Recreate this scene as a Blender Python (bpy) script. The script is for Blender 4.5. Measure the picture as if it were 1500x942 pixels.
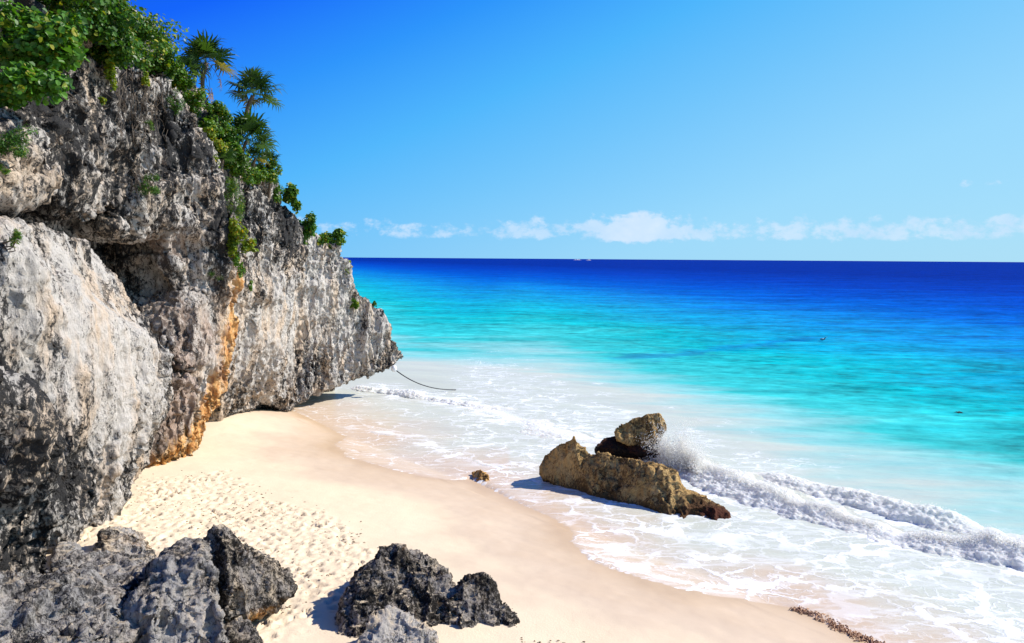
import bpy, bmesh, math, random
import numpy as np
from mathutils import Vector, Matrix
from mathutils.bvhtree import BVHTree
random.seed(7); rng = np.random.default_rng(7)
scene = bpy.context.scene
for o in list(bpy.data.objects): bpy.data.objects.remove(o)
C = scene.collection
R = math.radians

# ------------------------------------------------------------------ camera
CAM = np.array([0.0, 0.0, 7.0]); F = 1177.0
PITCH = R(-4.49); ROLL = R(0.40)
fw = np.array([0, math.cos(PITCH), math.sin(PITCH)]); rt0 = np.array([1.0, 0, 0]); up0 = np.cross(rt0, fw)
rt = math.cos(ROLL)*rt0 + math.sin(ROLL)*up0
up = -math.sin(ROLL)*rt0 + math.cos(ROLL)*up0
cd = bpy.data.cameras.new('camera'); cam = bpy.data.objects.new('camera', cd); C.objects.link(cam)
cd.sensor_width = 36; cd.lens = 36*F/1500; cd.clip_start = 0.1; cd.clip_end = 60000
M = Matrix([[rt[0], up[0], -fw[0], 0], [rt[1], up[1], -fw[1], 0], [rt[2], up[2], -fw[2], 7.0], [0, 0, 0, 1]])
cam.matrix_world = M
scene.camera = cam

# ------------------------------------------------------------------ light
SUN_EL, SUN_AZ = R(37), R(15)          # azimuth measured from +x towards +y
sd = bpy.data.lights.new('sun', 'SUN'); sd.energy = 5.0; sd.angle = R(0.5); sd.color = (1.0, 0.95, 0.87)
sun = bpy.data.objects.new('sun', sd); C.objects.link(sun)
sv = Vector((math.cos(SUN_EL)*math.cos(SUN_AZ), math.cos(SUN_EL)*math.sin(SUN_AZ), math.sin(SUN_EL)))
sun.rotation_euler = sv.to_track_quat('Z', 'Y').to_euler()
scene.view_settings.view_transform = 'Standard'; scene.view_settings.look = 'None'
scene.view_settings.exposure = 0.5; scene.view_settings.gamma = 1.0; scene.view_settings.use_curve_mapping = False

world = bpy.data.worlds.new('World'); scene.world = world; world.use_nodes = True

class NT:
    """small node-tree helper"""
    def __init__(s, tree): s.t = tree; s.n = tree.nodes; s.l = tree.links
    def node(s, typ, **kw):
        n = s.n.new(typ)
        for k, v in kw.items(): setattr(n, k, v)
        return n
    def put(s, sock, v):
        if isinstance(v, bpy.types.NodeSocket): s.l.new(v, sock)
        elif v is not None:
            if sock.type == 'RGBA' and len(v) == 3: v = (*v, 1)
            sock.default_value = v
    def math(s, op, a, b=None, c=None, clamp=False):
        n = s.node('ShaderNodeMath', operation=op); n.use_clamp = clamp
        s.put(n.inputs[0], a)
        if b is not None: s.put(n.inputs[1], b)
        if c is not None: s.put(n.inputs[2], c)
        return n.outputs[0]
    def mix(s, f, a, b, typ='MIX'):
        n = s.node('ShaderNodeMix', data_type='RGBA', blend_type=typ)
        s.put(n.inputs[0], f); s.put(n.inputs[6], a); s.put(n.inputs[7], b); return n.outputs[2]
    def mapping(s, vec, scale=(1, 1, 1), loc=(0, 0, 0), rot=(0, 0, 0)):
        n = s.node('ShaderNodeMapping'); s.put(n.inputs[0], vec); n.inputs[1].default_value = loc
        n.inputs[2].default_value = rot; n.inputs[3].default_value = scale; return n.outputs[0]
    def noise(s, vec, scale, detail=6, rough=0.55, dist=0.0, lac=2.0, col=False):
        n = s.node('ShaderNodeTexNoise'); s.put(n.inputs['Vector'], vec); s.put(n.inputs['Scale'], scale)
        n.inputs['Detail'].default_value = detail; n.inputs['Roughness'].default_value = rough
        n.inputs['Distortion'].default_value = dist; n.inputs['Lacunarity'].default_value = lac
        return n.outputs[1 if col else 0]
    def voronoi(s, vec, scale, feature='F1', rnd=1.0, out='Distance'):
        n = s.node('ShaderNodeTexVoronoi', feature=feature); s.put(n.inputs['Vector'], vec); n.inputs['Scale'].default_value = scale
        n.inputs['Randomness'].default_value = rnd; return n.outputs[out]
    def step(s, v, lo, hi, smooth=True):
        n = s.node('ShaderNodeMapRange'); n.interpolation_type = 'SMOOTHSTEP' if smooth else 'LINEAR'
        s.put(n.inputs[0], v); s.put(n.inputs[1], lo); s.put(n.inputs[2], hi); return n.outputs[0]
    def ramp(s, v, stops, interp='LINEAR'):
        n = s.node('ShaderNodeValToRGB'); s.put(n.inputs[0], v); cr = n.color_ramp; cr.interpolation = interp
        while len(cr.elements) < len(stops): cr.elements.new(0.5)
        for e, (p, c) in zip(cr.elements, stops): e.position = p; e.color = (*c, 1)
        return n.outputs[0]
    def attr(s, name, out='Fac'):
        n = s.node('ShaderNodeAttribute'); n.attribute_name = name; return n.outputs[out]
    def bump(s, h, strength=0.5, dist=0.1, normal=None):
        n = s.node('ShaderNodeBump'); s.put(n.inputs['Height'], h); s.put(n.inputs['Strength'], strength)
        n.inputs['Distance'].default_value = dist
        if normal is not None: s.put(n.inputs['Normal'], normal)
        return n.outputs[0]
def srgb(r, g, b):
    return tuple((c/12.92 if c <= .04045 else ((c+.055)/1.055)**2.4) for c in (r/255, g/255, b/255))

w = NT(world.node_tree); w.n.clear()
sky = w.node('ShaderNodeTexSky', sky_type='NISHITA'); sky.sun_disc = False
sky.sun_elevation = SUN_EL; sky.sun_rotation = R(90) - SUN_AZ
sky.altitude = 0; sky.air_density = 1.0; sky.dust_density = 0.15; sky.ozone_density = 3.0
hs = w.node('ShaderNodeHueSaturation'); hs.inputs['Saturation'].default_value = 1.32; hs.inputs['Value'].default_value = 1.0
w.l.new(sky.outputs[0], hs.inputs['Color'])
tc = w.node('ShaderNodeTexCoord').outputs['Generated']
sx = w.node('ShaderNodeSeparateXYZ'); w.l.new(tc, sx.inputs[0])
az = w.math('ARCTAN2', sx.outputs[0], sx.outputs[1]); el = w.math('ARCSINE', sx.outputs[2])
cv = w.node('ShaderNodeCombineXYZ'); w.put(cv.inputs[0], az); w.put(cv.inputs[1], el)
# a row of small cumulus low over the horizon (angles in radians)
cn = w.noise(w.mapping(cv.outputs[0], (1, 1.5, 1), (3.3, 0, 0)), 38, 7, 0.62)
big = w.noise(w.mapping(cv.outputs[0], (1, .2, 1), (1.9, 0, 0)), 9, 3, 0.5)
ga = w.math('DIVIDE', w.math('SUBTRACT', az, .145), .05); gz = w.math('EXPONENT', w.math('MULTIPLY', w.math('MULTIPLY', ga, ga), -1))
thr = w.math('ADD', w.math('ADD', w.math('MULTIPLY', cn, 0.62), w.math('MULTIPLY', big, 0.38)), w.math('MULTIPLY', w.math('MULTIPLY', gz, .10), w.math('SUBTRACT', 1.0, w.step(el, .045, .075))))
hgt = w.math('MULTIPLY', w.step(el, 0.012, 0.030), w.math('SUBTRACT', 1.0, w.step(el, 0.036, 0.074)))
cl = w.step(w.math('ADD', w.math('ADD', thr, w.math('MULTIPLY', w.math('ADD', az, .25), .07)), w.math('MULTIPLY', w.math('SUBTRACT', hgt, 1.0), 0.30)), 0.45, 0.58)
hgt2 = w.math('MULTIPLY', w.step(el, 0.072, 0.082), w.math('SUBTRACT', 1.0, w.step(el, 0.083, 0.10)))
hgt2 = w.math('MULTIPLY', hgt2, w.step(az, 0.44, 0.52))
cl2 = w.math('MULTIPLY', w.step(w.math('ADD', cn, w.math('MULTIPLY', w.math('SUBTRACT', hgt2, 1.0), 0.35)), 0.46, 0.62), 0.6)
clm = w.math('MAXIMUM', w.math('MULTIPLY', cl, w.math('ADD', .62, w.math('MULTIPLY', gz, .25))), cl2)
ccol = w.mix(w.noise(w.mapping(cv.outputs[0], (1, 1.5, 1), (3.3, .004, 0)), 26, 7, .6), (4.0, 5.9, 8.2), (7.3, 7.9, 8.7))
hz = w.math('SQRT', w.math('ADD', w.math('MULTIPLY', sx.outputs[0], sx.outputs[0]), w.math('MULTIPLY', sx.outputs[1], sx.outputs[1])))
tt = w.math('ADD', w.math('ADD', .84, w.math('MULTIPLY', .82, w.math('DIVIDE', sx.outputs[0], w.math('MAXIMUM', hz, .01)))), w.math('MULTIPLY', el, -1.96))
K = 1/(.085*2**.5)
def U(r, g, b): return tuple(c*K*.1 for c in srgb(r, g, b))
grad = w.ramp(w.math('ADD', w.math('MULTIPLY', tt, .5), .3), [(0, U(16, 74, 165)), (.30, U(6, 98, 255)), (.41, U(42, 150, 255)), (.52, U(78, 184, 255)), (.62, U(112, 198, 254)), (.78, U(152, 217, 254)), (.95, U(165, 222, 250))])
gs = w.node('ShaderNodeVectorMath', operation='SCALE'); w.put(gs.inputs[0], grad); gs.inputs[3].default_value = 10.0
blue = w.mix(.93, hs.outputs[0], gs.outputs[0])
fin = w.mix(clm, blue, ccol)
bg = w.node('ShaderNodeBackground'); w.l.new(fin, bg.inputs[0]); bg.inputs[1].default_value = 0.085
wo = w.node('ShaderNodeOutputWorld'); w.l.new(bg.outputs[0], wo.inputs[0])

# ------------------------------------------------------------------ maths helpers
def ray(px, py):
    x = (px-750)/F; y = -(py-471)/F
    return fw + rt*x + up*y
def atY(px, py, Y):
    d = ray(px, py); return CAM + d*(Y/d[1])
def atz(px, py, z=0.0):
    d = ray(px, py); return CAM + d*((z-CAM[2])/d[2])

def _hash(i, j, k, seed):
    h = (i.astype(np.int64)*374761393 + j.astype(np.int64)*668265263 + k.astype(np.int64)*2147483647 + seed*1274126177) & 0xffffffff
    h = ((h ^ (h >> 13))*1274126177) & 0xffffffff
    h = ((h ^ (h >> 16))*2246822519) & 0xffffffff
    return ((h ^ (h >> 15)) & 0xffffff)/float(0xffffff)
def vnoise(p, seed=0):
    f = np.floor(p); t = p-f; t = t*t*t*(t*(t*6-15)+10); i, j, k = f[:, 0], f[:, 1], f[:, 2]; r = 0
    for a in (0, 1):
        wa = t[:, 0] if a else 1-t[:, 0]
        for b in (0, 1):
            wb = t[:, 1] if b else 1-t[:, 1]
            for c in (0, 1):
                wc = t[:, 2] if c else 1-t[:, 2]
                r = r + wa*wb*wc*_hash(i+a, j+b, k+c, seed)
    return r*2-1
def fbm(p, oct=4, seed=0, gain=.5, lac=2.07):
    r = 0; a = 1; s = 0
    for o in range(oct): r = r+a*vnoise(p, seed+o*17); s += a; a *= gain; p = p*lac+13.7
    return r/s
def ridged(p, oct=4, seed=0, gain=.55, lac=2.1):
    r = 0; a = 1; s = 0
    for o in range(oct): r = r+a*(1-2*np.abs(vnoise(p, seed+o*17))); s += a; a *= gain; p = p*lac+5.1
    return r/s
def sm(x, a, b):
    t = np.clip((x-a)/(b-a), 0, 1); return t*t*(3-2*t)

def inland(x, y):
    pl = np.vstack([swash, [(400, -400), (-900, -900), (-900, 75)]]); ins = np.zeros(len(x), bool)
    for (ax, ay), (bx, by) in zip(pl, np.roll(pl, -1, 0)):
        c = ((ay > y) != (by > y)); ins ^= (c & (x < (bx-ax)*(y-ay)/(by-ay+1e-12)+ax))
    return ins
def seg_dist(P, line):
    """nearest distance of 2-D points to a polyline, and arclength of the nearest point, and side sign"""
    P = np.asarray(P); L = np.asarray(line, float); best = np.full(len(P), 1e9); arc = np.zeros(len(P)); side = np.ones(len(P)); s0 = 0
    for a, b in zip(L[:-1], L[1:]):
        d = b-a; ln = np.linalg.norm(d); u = d/ln; v = P-a
        t = np.clip(v@u, 0, ln); q = v-t[:, None]*u; dd = np.sqrt((q**2).sum(1)); m = dd < best
        cr = u[0]*v[:, 1]-u[1]*v[:, 0]
        best = np.where(m, dd, best); arc = np.where(m, s0+t, arc); side = np.where(m, np.where(cr >= 0, 1., -1.), side); s0 += ln
    return best, arc, side

# ------------------------------------------------------------------ object helpers
def tag(o, label=None, cat=None, group=None, kind=None):
    if label: o['label'] = label
    if cat: o['category'] = cat
    if group: o['group'] = group
    if kind: o['kind'] = kind
    return o
def mesh_np(name, verts, faces, mat=None, parent=None, smooth=True, loc=None):
    me = bpy.data.meshes.new(name); verts = np.asarray(verts, float)
    if loc is not None: verts = verts-np.asarray(loc)
    if isinstance(faces, np.ndarray):
        me.vertices.add(len(verts)); me.vertices.foreach_set('co', verts.astype(np.float32).ravel())
        k = faces.shape[1]; me.loops.add(faces.size); me.loops.foreach_set('vertex_index', faces.astype(np.int32).ravel())
        me.polygons.add(len(faces)); me.polygons.foreach_set('loop_start', np.arange(0, faces.size, k, dtype=np.int32))
        me.update(calc_edges=True)
    else: me.from_pydata([tuple(v) for v in verts], [], faces)
    me.polygons.foreach_set('use_smooth', [smooth]*len(me.polygons))
    if mat: me.materials.append(mat)
    me.update()
    o = bpy.data.objects.new(name, me); C.objects.link(o)
    if parent: o.parent = parent
    elif loc is not None: o.location = loc
    return o
def empty(name, loc=(0, 0, 0)):
    o = bpy.data.objects.new(name, None); C.objects.link(o); o.location = loc; o.empty_display_size = .3; return o
def set_attr(me, name, arr):
    a = me.attributes.new(name, 'FLOAT', 'POINT'); a.data.foreach_set('value', np.asarray(arr, np.float32))
def grid_faces(nx, ny):
    i = np.arange(nx*ny).reshape(ny, nx)
    return np.stack([i[:-1, :-1], i[:-1, 1:], i[1:, 1:], i[1:, :-1]], -1).reshape(-1, 4)

def mat(name):
    m = bpy.data.materials.new(name); m.use_nodes = True; t = NT(m.node_tree); t.n.clear()
    out = t.node('ShaderNodeOutputMaterial'); p = t.node('ShaderNodeBsdfPrincipled'); t.l.new(p.outputs[0], out.inputs[0])
    return m, t, p, out

# ------------------------------------------------------------------ shore layout (world metres)
swash = np.array([(-60, 75), (-22, 46), (-14, 38.5)] +
    [tuple(atz(x, y)[:2]) for x, y in [(430, 602), (470, 622), (505, 640), (488, 660), (505, 680), (560, 694), (620, 704), (655, 706), (690, 698), (715, 712),
     (760, 736), (800, 756), (834, 778), (832, 805), (870, 838), (930, 862), (1010, 882), (1090, 884), (1165, 890), (1215, 915), (1275, 942)]] +
    [(8.2, 11.5), (12, 6), (22, -10), (60, -60)])
def nshore(x, y): return -(0.79*(x+4.2)+0.616*(y-26))+1.3      # metres inland of the mean waterline
mound = atY(345, 612, 32.0)
def hsand(x, y):
    n = nshore(x, y)
    h = np.where(n > 0, 1.55*(1-np.exp(-np.maximum(n, 0)/10.0)), np.maximum(n*0.12, -3.0))
    h = h+0.30*np.exp(-(((x-mound[0]-.3)/2.0)**2+((y-mound[1]+.5)/3.5)**2))
    return h
def ground(px, py, it=8):
    z = 0.0
    for _ in range(it):
        p = atz(px, py, z); z = float(hsand(p[0], p[1]))
    return atz(px, py, z)

# ------------------------------------------------------------------ materials
def sand_mat():
    m, t, p, out = mat('sand'); pos = t.node('ShaderNodeNewGeometry').outputs['Position']
    wet = t.attr('wet'); film = t.attr('film')
    n1 = t.noise(pos, 0.7, 5); n2 = t.noise(pos, 140, 3, .7); n3 = t.noise(t.mapping(pos, (1, 1, 1), (0, 0, 0), (0, 0, R(-52))), 2.2, 5, .6)
    dry = t.mix(n1, (.68, .545, .375), (.76, .625, .45)); wetc = t.mix(n3, (.55, .425, .31), (.62, .49, .365))
    c = t.mix(wet, dry, wetc)
    c = t.mix(film, c, (.50, .34, .19))
    c = t.mix(t.step(n2, .62, .75), c, t.mix(.35, c, (.25, .16, .09)))
    dg = t.math('MULTIPLY', t.step(t.noise(pos, 6.5, 3, .6), .63, .69), t.attr('foot'))
    c = t.mix(t.math('MULTIPLY', dg, .55), c, (.40, .27, .15))
    t.put(p.inputs['Base Color'], c)
    t.put(p.inputs['Roughness'], t.math('SUBTRACT', .95, t.math('MULTIPLY', film, .55)))
    t.put(p.inputs['Specular IOR Level'], t.math('ADD', .12, t.math('MULTIPLY', film, .5)))
    b = t.math('ADD', t.math('MULTIPLY', n2, .25), t.noise(pos, 22, 4, .6))
    t.put(p.inputs['Normal'], t.bump(b, t.math('SUBTRACT', .45, t.math('MULTIPLY', wet, .38)), .02))
    return m

def sea_mat():
    m, t, p, out = mat('sea_water'); pos = t.node('ShaderNodeNewGeometry').outputs['Position']
    s = t.node('ShaderNodeSeparateXYZ'); t.l.new(pos, s.inputs[0])
    q0 = t.math('ADD', s.outputs[0], t.math('MULTIPLY', s.outputs[1], .35))
    rot = (0, 0, R(20))
    q0 = t.math('ADD', q0, t.math('MULTIPLY', 13.0, t.math('MULTIPLY', t.step(t.math('MULTIPLY', s.outputs[0], -1), -5, 9), t.step(s.outputs[1], 44, 60))))
    # slow wavering of the colour bands, stretched along the crests
    wa = t.noise(t.mapping(pos, (.035, .10, 1), (4, 0, 0), rot), 1, 5, .6)
    q = t.math('MULTIPLY', q0, t.math('ADD', 1.0, t.math('MULTIPLY', t.math('SUBTRACT', wa, .5), .55)))
    wn = t.noise(t.mapping(pos, (.10, .5, 1), (9, 2, 0), rot), 1, 6, .62)
    q = t.math('ADD', q, t.math('MULTIPLY', t.math('SUBTRACT', wn, .5), 9))
    f = t.math('POWER', t.math('DIVIDE', t.math('MAXIMUM', q, 0), 400.0), .5)
    def P(v): return (v/400.0)**.5
    col = t.ramp(f, [(0, (.56, .52, .41)), (P(12), (.55, .56, .46)), (P(19.5), (.56, .59, .50)), (P(23.5), (.28, .58, .54)), (P(28), (.04, .50, .47)),
                     (P(38), (.0, .42, .43)), (P(52), (.0, .31, .48)), (P(70), (.0, .20, .50)), (P(92), (.0, .11, .46)),
                     (P(122), (.0, .066, .41)), (P(180), (.0, .038, .34)), (P(320), (.0, .022, .25))])
    # darker weed patches seen through the water, and wind streaks
    st = t.noise(t.mapping(pos, (.05, .28, 1), (2, 7, 0), rot), 1, 5, .6)
    col = t.mix(t.math('MULTIPLY', t.math('MULTIPLY', t.step(st, .53, .68), t.step(q0, 40, 60)), .45), col, t.mix(1, col, (.2, .38, .72), 'MULTIPLY'))
    col = t.mix(t.math('MULTIPLY', t.attr('weed'), .75), col, (.0, .10, .42))
    # light and dark of ripple facets put into the colour: finer near, coarser far
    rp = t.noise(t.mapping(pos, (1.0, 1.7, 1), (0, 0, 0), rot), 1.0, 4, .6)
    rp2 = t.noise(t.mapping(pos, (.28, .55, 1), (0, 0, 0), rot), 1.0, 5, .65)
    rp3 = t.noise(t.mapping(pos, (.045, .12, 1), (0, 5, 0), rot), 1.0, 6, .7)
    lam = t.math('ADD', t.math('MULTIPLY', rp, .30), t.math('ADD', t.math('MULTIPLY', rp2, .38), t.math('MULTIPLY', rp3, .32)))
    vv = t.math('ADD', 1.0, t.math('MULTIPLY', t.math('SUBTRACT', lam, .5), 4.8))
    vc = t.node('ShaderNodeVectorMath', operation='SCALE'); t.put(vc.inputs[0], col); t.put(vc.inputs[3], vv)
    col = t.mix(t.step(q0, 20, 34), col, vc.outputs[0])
    # foam lace
    warp = t.noise(t.mapping(pos, (1, 1, 1)), .9, 4, .6, col=True)
    wv = t.node('ShaderNodeVectorMath', operation='MULTIPLY_ADD'); t.put(wv.inputs[0], warp); wv.inputs[1].default_value = (1.5, 1.5, 0); t.put(wv.inputs[2], pos)
    vq = t.mapping(wv.outputs[0], (.75, 1.25, 1), (0, 0, 0), (0, 0, R(38)))
    flat = t.node('ShaderNodeVectorMath', operation='MULTIPLY'); t.put(flat.inputs[0], vq); flat.inputs[1].default_value = (1, 1, 0); vq = flat.outputs[0]
    e1 = t.voronoi(vq, 1.1, 'DISTANCE_TO_EDGE'); e2 = t.voronoi(vq, 2.9, 'DISTANCE_TO_EDGE'); e3 = t.voronoi(vq, 8, 'DISTANCE_TO_EDGE')
    nf = t.noise(pos, 1.1, 6, .65); nfine = t.noise(pos, 14, 5, .7)
    foam = t.attr('foam')
    wth = t.math('MULTIPLY', foam, t.math('ADD', .02, t.math('MULTIPLY', t.step(nf, .38, .72), .30)))
    wth = t.math('MULTIPLY', wth, t.math('ADD', .6, t.math('MULTIPLY', nfine, .8)))
    f1 = t.math('SUBTRACT', 1.0, t.step(t.math('SUBTRACT', e1, wth), -.05, .06))
    f2 = t.math('MULTIPLY', t.math('SUBTRACT', 1.0, t.step(t.math('SUBTRACT', e2, t.math('MULTIPLY', wth, .75)), -.08, .07)), .62)
    f3 = t.math('MULTIPLY', t.math('SUBTRACT', 1.0, t.step(t.math('SUBTRACT', e3, t.math('MULTIPLY', wth, .6)), -.12, .08)), .3)
    lace = t.math('MAXIMUM', f1, t.math('MAXIMUM', f2, f3))
    lace = t.math('MULTIPLY', lace, t.step(foam, .02, .22))
    lace = t.math('MULTIPLY', lace, t.math('ADD', .35, t.math('MULTIPLY', t.step(t.noise(t.mapping(pos, (1, 1, 1), (3, 0, 0)), .45, 4, .6), .38, .6), .65)))
    soft = t.noise(t.mapping(pos, (.5, 2.2, 1), (0, 0, 0), (0, 0, R(40))), 1.0, 7, .68)
    lace = t.math('MAXIMUM', lace, t.math('MULTIPLY', t.math('MULTIPLY', t.step(soft, .46, .72), .6), t.step(foam, .05, .35)))
    solid = t.step(t.math('ADD', foam, t.math('MULTIPLY', t.math('SUBTRACT', nfine, .5), .5)), .78, 1.02)
    ff = t.math('MAXIMUM', lace, solid, clamp=True)
    # thin film on sand
    shal = t.attr('shallow'); sandc = t.mix(nf, (.66, .475, .32), (.58, .43, .31))
    col = t.mix(shal, col, sandc)
    col = t.mix(ff, col, (.86, .88, .90))
    r1 = t.noise(t.mapping(pos, (.7, 2.4, 1), (0, 0, 0), rot), 1.6, 5, .6)
    r2 = t.noise(t.mapping(pos, (.12, .4, 1), (0, 0, 0), rot), 1.0, 4, .55)
    hh = t.math('ADD', t.math('MULTIPLY', r1, .09), t.math('MULTIPLY', r2, .35))
    far = t.step(q0, 8, 40)
    nb = t.bump(hh, t.math('ADD', .22, t.math('MULTIPLY', far, .7)), 1.0)
    nb = t.bump(ff, .5, .02, nb)
    df = t.node('ShaderNodeBsdfDiffuse'); t.put(df.inputs[0], col); t.put(df.inputs['Normal'], nb)
    gl = t.node('ShaderNodeBsdfGlossy'); t.put(gl.inputs['Roughness'], t.math('ADD', .14, t.math('MULTIPLY', ff, .5))); t.put(gl.inputs['Normal'], nb)
    fr = t.node('ShaderNodeFresnel'); fr.inputs[0].default_value = 1.2; t.put(fr.inputs['Normal'], nb)
    ms = t.node('ShaderNodeMixShader'); t.put(ms.inputs[0], t.math('MINIMUM', t.math('MULTIPLY', fr.outputs[0], t.math('SUBTRACT', .8, t.math('MULTIPLY', ff, .7))), t.math('SUBTRACT', .14, t.math('MULTIPLY', t.step(q0, 15, 110), .115))))
    t.l.new(df.outputs[0], ms.inputs[1]); t.l.new(gl.outputs[0], ms.inputs[2]); t.l.new(ms.outputs[0], out.inputs[0]); t.n.remove(p)
    return m

def foam_mat():
    m, t, p, out = mat('sea_foam'); pos = t.node('ShaderNodeNewGeometry').outputs['Position']
    n = t.noise(pos, 5, 7, .7); wt = t.attr('water')
    k = t.step(t.math('ADD', wt, t.math('MULTIPLY', t.math('SUBTRACT', n, .5), .9)), .35, .7)
    t.put(p.inputs['Base Color'], t.mix(k, (.97, .955, .92), (.64, .64, .54)))
    t.put(p.inputs['Roughness'], t.math('SUBTRACT', .8, t.math('MULTIPLY', k, .55))); p.inputs['Specular IOR Level'].default_value = .25
    p.inputs['Subsurface Weight'].default_value = .5; p.inputs['Subsurface Radius'].default_value = (.12, .14, .16); p.inputs['Subsurface Scale'].default_value = .6
    t.put(p.inputs['Normal'], t.bump(t.noise(pos, 30, 5, .7), .5, .03))
    tr = t.node('ShaderNodeBsdfTranslucent'); tr.inputs[0].default_value = (.98, .97, .93, 1)
    ms = t.node('ShaderNodeMixShader'); t.put(ms.inputs[0], t.math('SUBTRACT', .5, t.math('MULTIPLY', k, .25)))
    t.l.new(p.outputs[0], ms.inputs[1]); t.l.new(tr.outputs[0], ms.inputs[2]); t.l.new(ms.outputs[0], out.inputs[0])
    return m

def rock_mat(name, light, dark, warm, cover=.5, scale=1.0, zstretch=.35, contrast=1.0, bump=.9, t_dist=.09, sandy=0, brn=((.28, .18, .13), (.58, .44, .35))):
    """limestone: pale body, vertical streaks, dark crusting in noise patches; vertex attributes tan / brown / crust / clean shift it"""
    m, t, p, out = mat(name); pos = t.node('ShaderNodeNewGeometry').outputs['Position']
    v = t.mapping(pos, (1, 1, zstretch))
    big = t.noise(v, .55*scale, 5, .6, .3); mid = t.noise(v, 2.3*scale, 6, .65, .4); fine = t.noise(t.mapping(pos, (1, 1, .6)), 11*scale, 6, .72, .6)
    pit = t.voronoi(t.mapping(pos, (1, 1, .55)), 9*scale, 'SMOOTH_F1') if False else t.voronoi(t.mapping(pos, (1, 1, .55)), 9*scale, 'F1')
    body = t.mix(mid, tuple(c*.72 for c in light), light)
    body = t.mix(t.step(t.noise(v, 1.1*scale, 4, .6), .44, .64), body, warm)
    vs = t.noise(t.mapping(pos, (1, 1, .07)), 3.4*scale, 5, .65, .25)
    body = t.mix(t.math('MULTIPLY', t.step(vs, .50, .66), .55), body, tuple(c*.45 for c in light))
    s = t.math('ADD', t.math('MULTIPLY', big, .8), t.math('ADD', t.math('MULTIPLY', mid, .9), t.math('MULTIPLY', fine, 1.25)))
    s = t.math('ADD', s, t.math('MULTIPLY', t.attr('crust_shade'), .34))
    s = t.math('SUBTRACT', s, t.math('MULTIPLY', t.attr('clean'), .27))
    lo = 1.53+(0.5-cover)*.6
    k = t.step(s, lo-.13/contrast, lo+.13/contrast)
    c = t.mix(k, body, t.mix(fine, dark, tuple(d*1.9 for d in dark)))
    sp = t.noise(t.mapping(pos, (1, 1, .55)), 17*scale, 4, .7); sb = t.noise(v, 1.4*scale, 3, .6)
    pm = t.math('MULTIPLY', t.math('SUBTRACT', 1.0, t.step(sp, .38, .46)), t.step(sb, .38, .58))
    c = t.mix(t.math('MULTIPLY', pm, .8), c, dark)
    br = t.attr('brown'); tn = t.attr('tan')
    bm = t.math('MULTIPLY', br, t.step(t.noise(v, 1.7, 5, .6), .30, .55))
    c = t.mix(bm, c, t.mix(mid, *brn))
    tn2 = t.noise(v, 3.5, 6, .7); tm = t.math('MULTIPLY', t.step(t.math('ADD', tn, t.math('MULTIPLY', t.math('SUBTRACT', tn2, .5), 1.3)), .10, .80), .93)
    c = t.mix(tm, c, t.ramp(t.noise(v, 4.2, 6, .75, .5), [(.34, (.26, .11, .045)), (.44, (.56, .24, .06)), (.55, (.76, .44, .16)), (.66, (.66, .54, .40))]))
    dv = t.node('ShaderNodeVectorMath', operation='MULTIPLY_ADD'); t.put(dv.inputs[0], t.noise(pos, 1.3*scale, 4, .6, col=True)); dv.inputs[1].default_value = (.9, .9, .9); t.put(dv.inputs[2], v)
    ce = t.voronoi(dv.outputs[0], .75*scale, 'DISTANCE_TO_EDGE'); crk = t.math('SUBTRACT', 1.0, t.step(ce, .004, .035))
    crk = t.math('MULTIPLY', crk, t.step(big, .42, .58))
    c = t.mix(t.math('MULTIPLY', crk, .65), c, dark)
    if sandy:
        gn = t.node('ShaderNodeSeparateXYZ'); t.l.new(t.node('ShaderNodeNewGeometry').outputs['Normal'], gn.inputs[0])
        sk = t.math('MULTIPLY', t.step(gn.outputs[2], .80, .93), t.step(t.noise(pos, 2.6, 5, .7), .50, .60))
        c = t.mix(t.math('MULTIPLY', sk, .85*sandy), c, (.66, .53, .37))
    t.put(p.inputs['Base Color'], c); p.inputs['Roughness'].default_value = .92; p.inputs['Specular IOR Level'].default_value = .15
    h = t.math('ADD', t.math('MULTIPLY', fine, 1.0), t.math('MULTIPLY', t.math('MINIMUM', pit, .5), .6))
    h = t.math('ADD', h, t.math('MULTIPLY', t.noise(pos, 38*scale, 4, .7), .45))
    h = t.math('SUBTRACT', h, t.math('MULTIPLY', crk, 1.2))
    t.put(p.inputs['Normal'], t.bump(h, bump, t_dist/scale))
    return m

def leaf_mat(name, c1, c2, c3, dead=0.0):
    m, t, p, out = mat(name)
    oi = t.attr('leafrnd'); c = t.ramp(oi, [(0, c1), (.55, c2), (.86, c2), (1, c3)])
    t.put(p.inputs['Base Color'], c); p.inputs['Roughness'].default_value = .45; p.inputs['Specular IOR Level'].default_value = .35
    tr = t.node('ShaderNodeBsdfTranslucent'); t.put(tr.inputs[0], t.mix(1, c, (1.5, 1.5, .5), 'MULTIPLY'))
    ms = t.node('ShaderNodeMixShader'); ms.inputs[0].default_value = .35
    t.l.new(p.outputs[0], ms.inputs[1]); t.l.new(tr.outputs[0], ms.inputs[2]); t.l.new(ms.outputs[0], out.inputs[0])
    return m
def plain(name, col, rough=.8, var=.3, scale=8):
    m, t, p, out = mat(name); pos = t.node('ShaderNodeTexCoord').outputs['Object']
    n = t.noise(pos, scale, 5, .6); t.put(p.inputs['Base Color'], t.mix(n, tuple(c*(1-var) for c in col), tuple(min(1, c*(1+var)) for c in col)))
    p.inputs['Roughness'].default_value = rough; p.inputs['Specular IOR Level'].default_value = .3
    t.put(p.inputs['Normal'], t.bump(n, .4, .02)); return m

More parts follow.
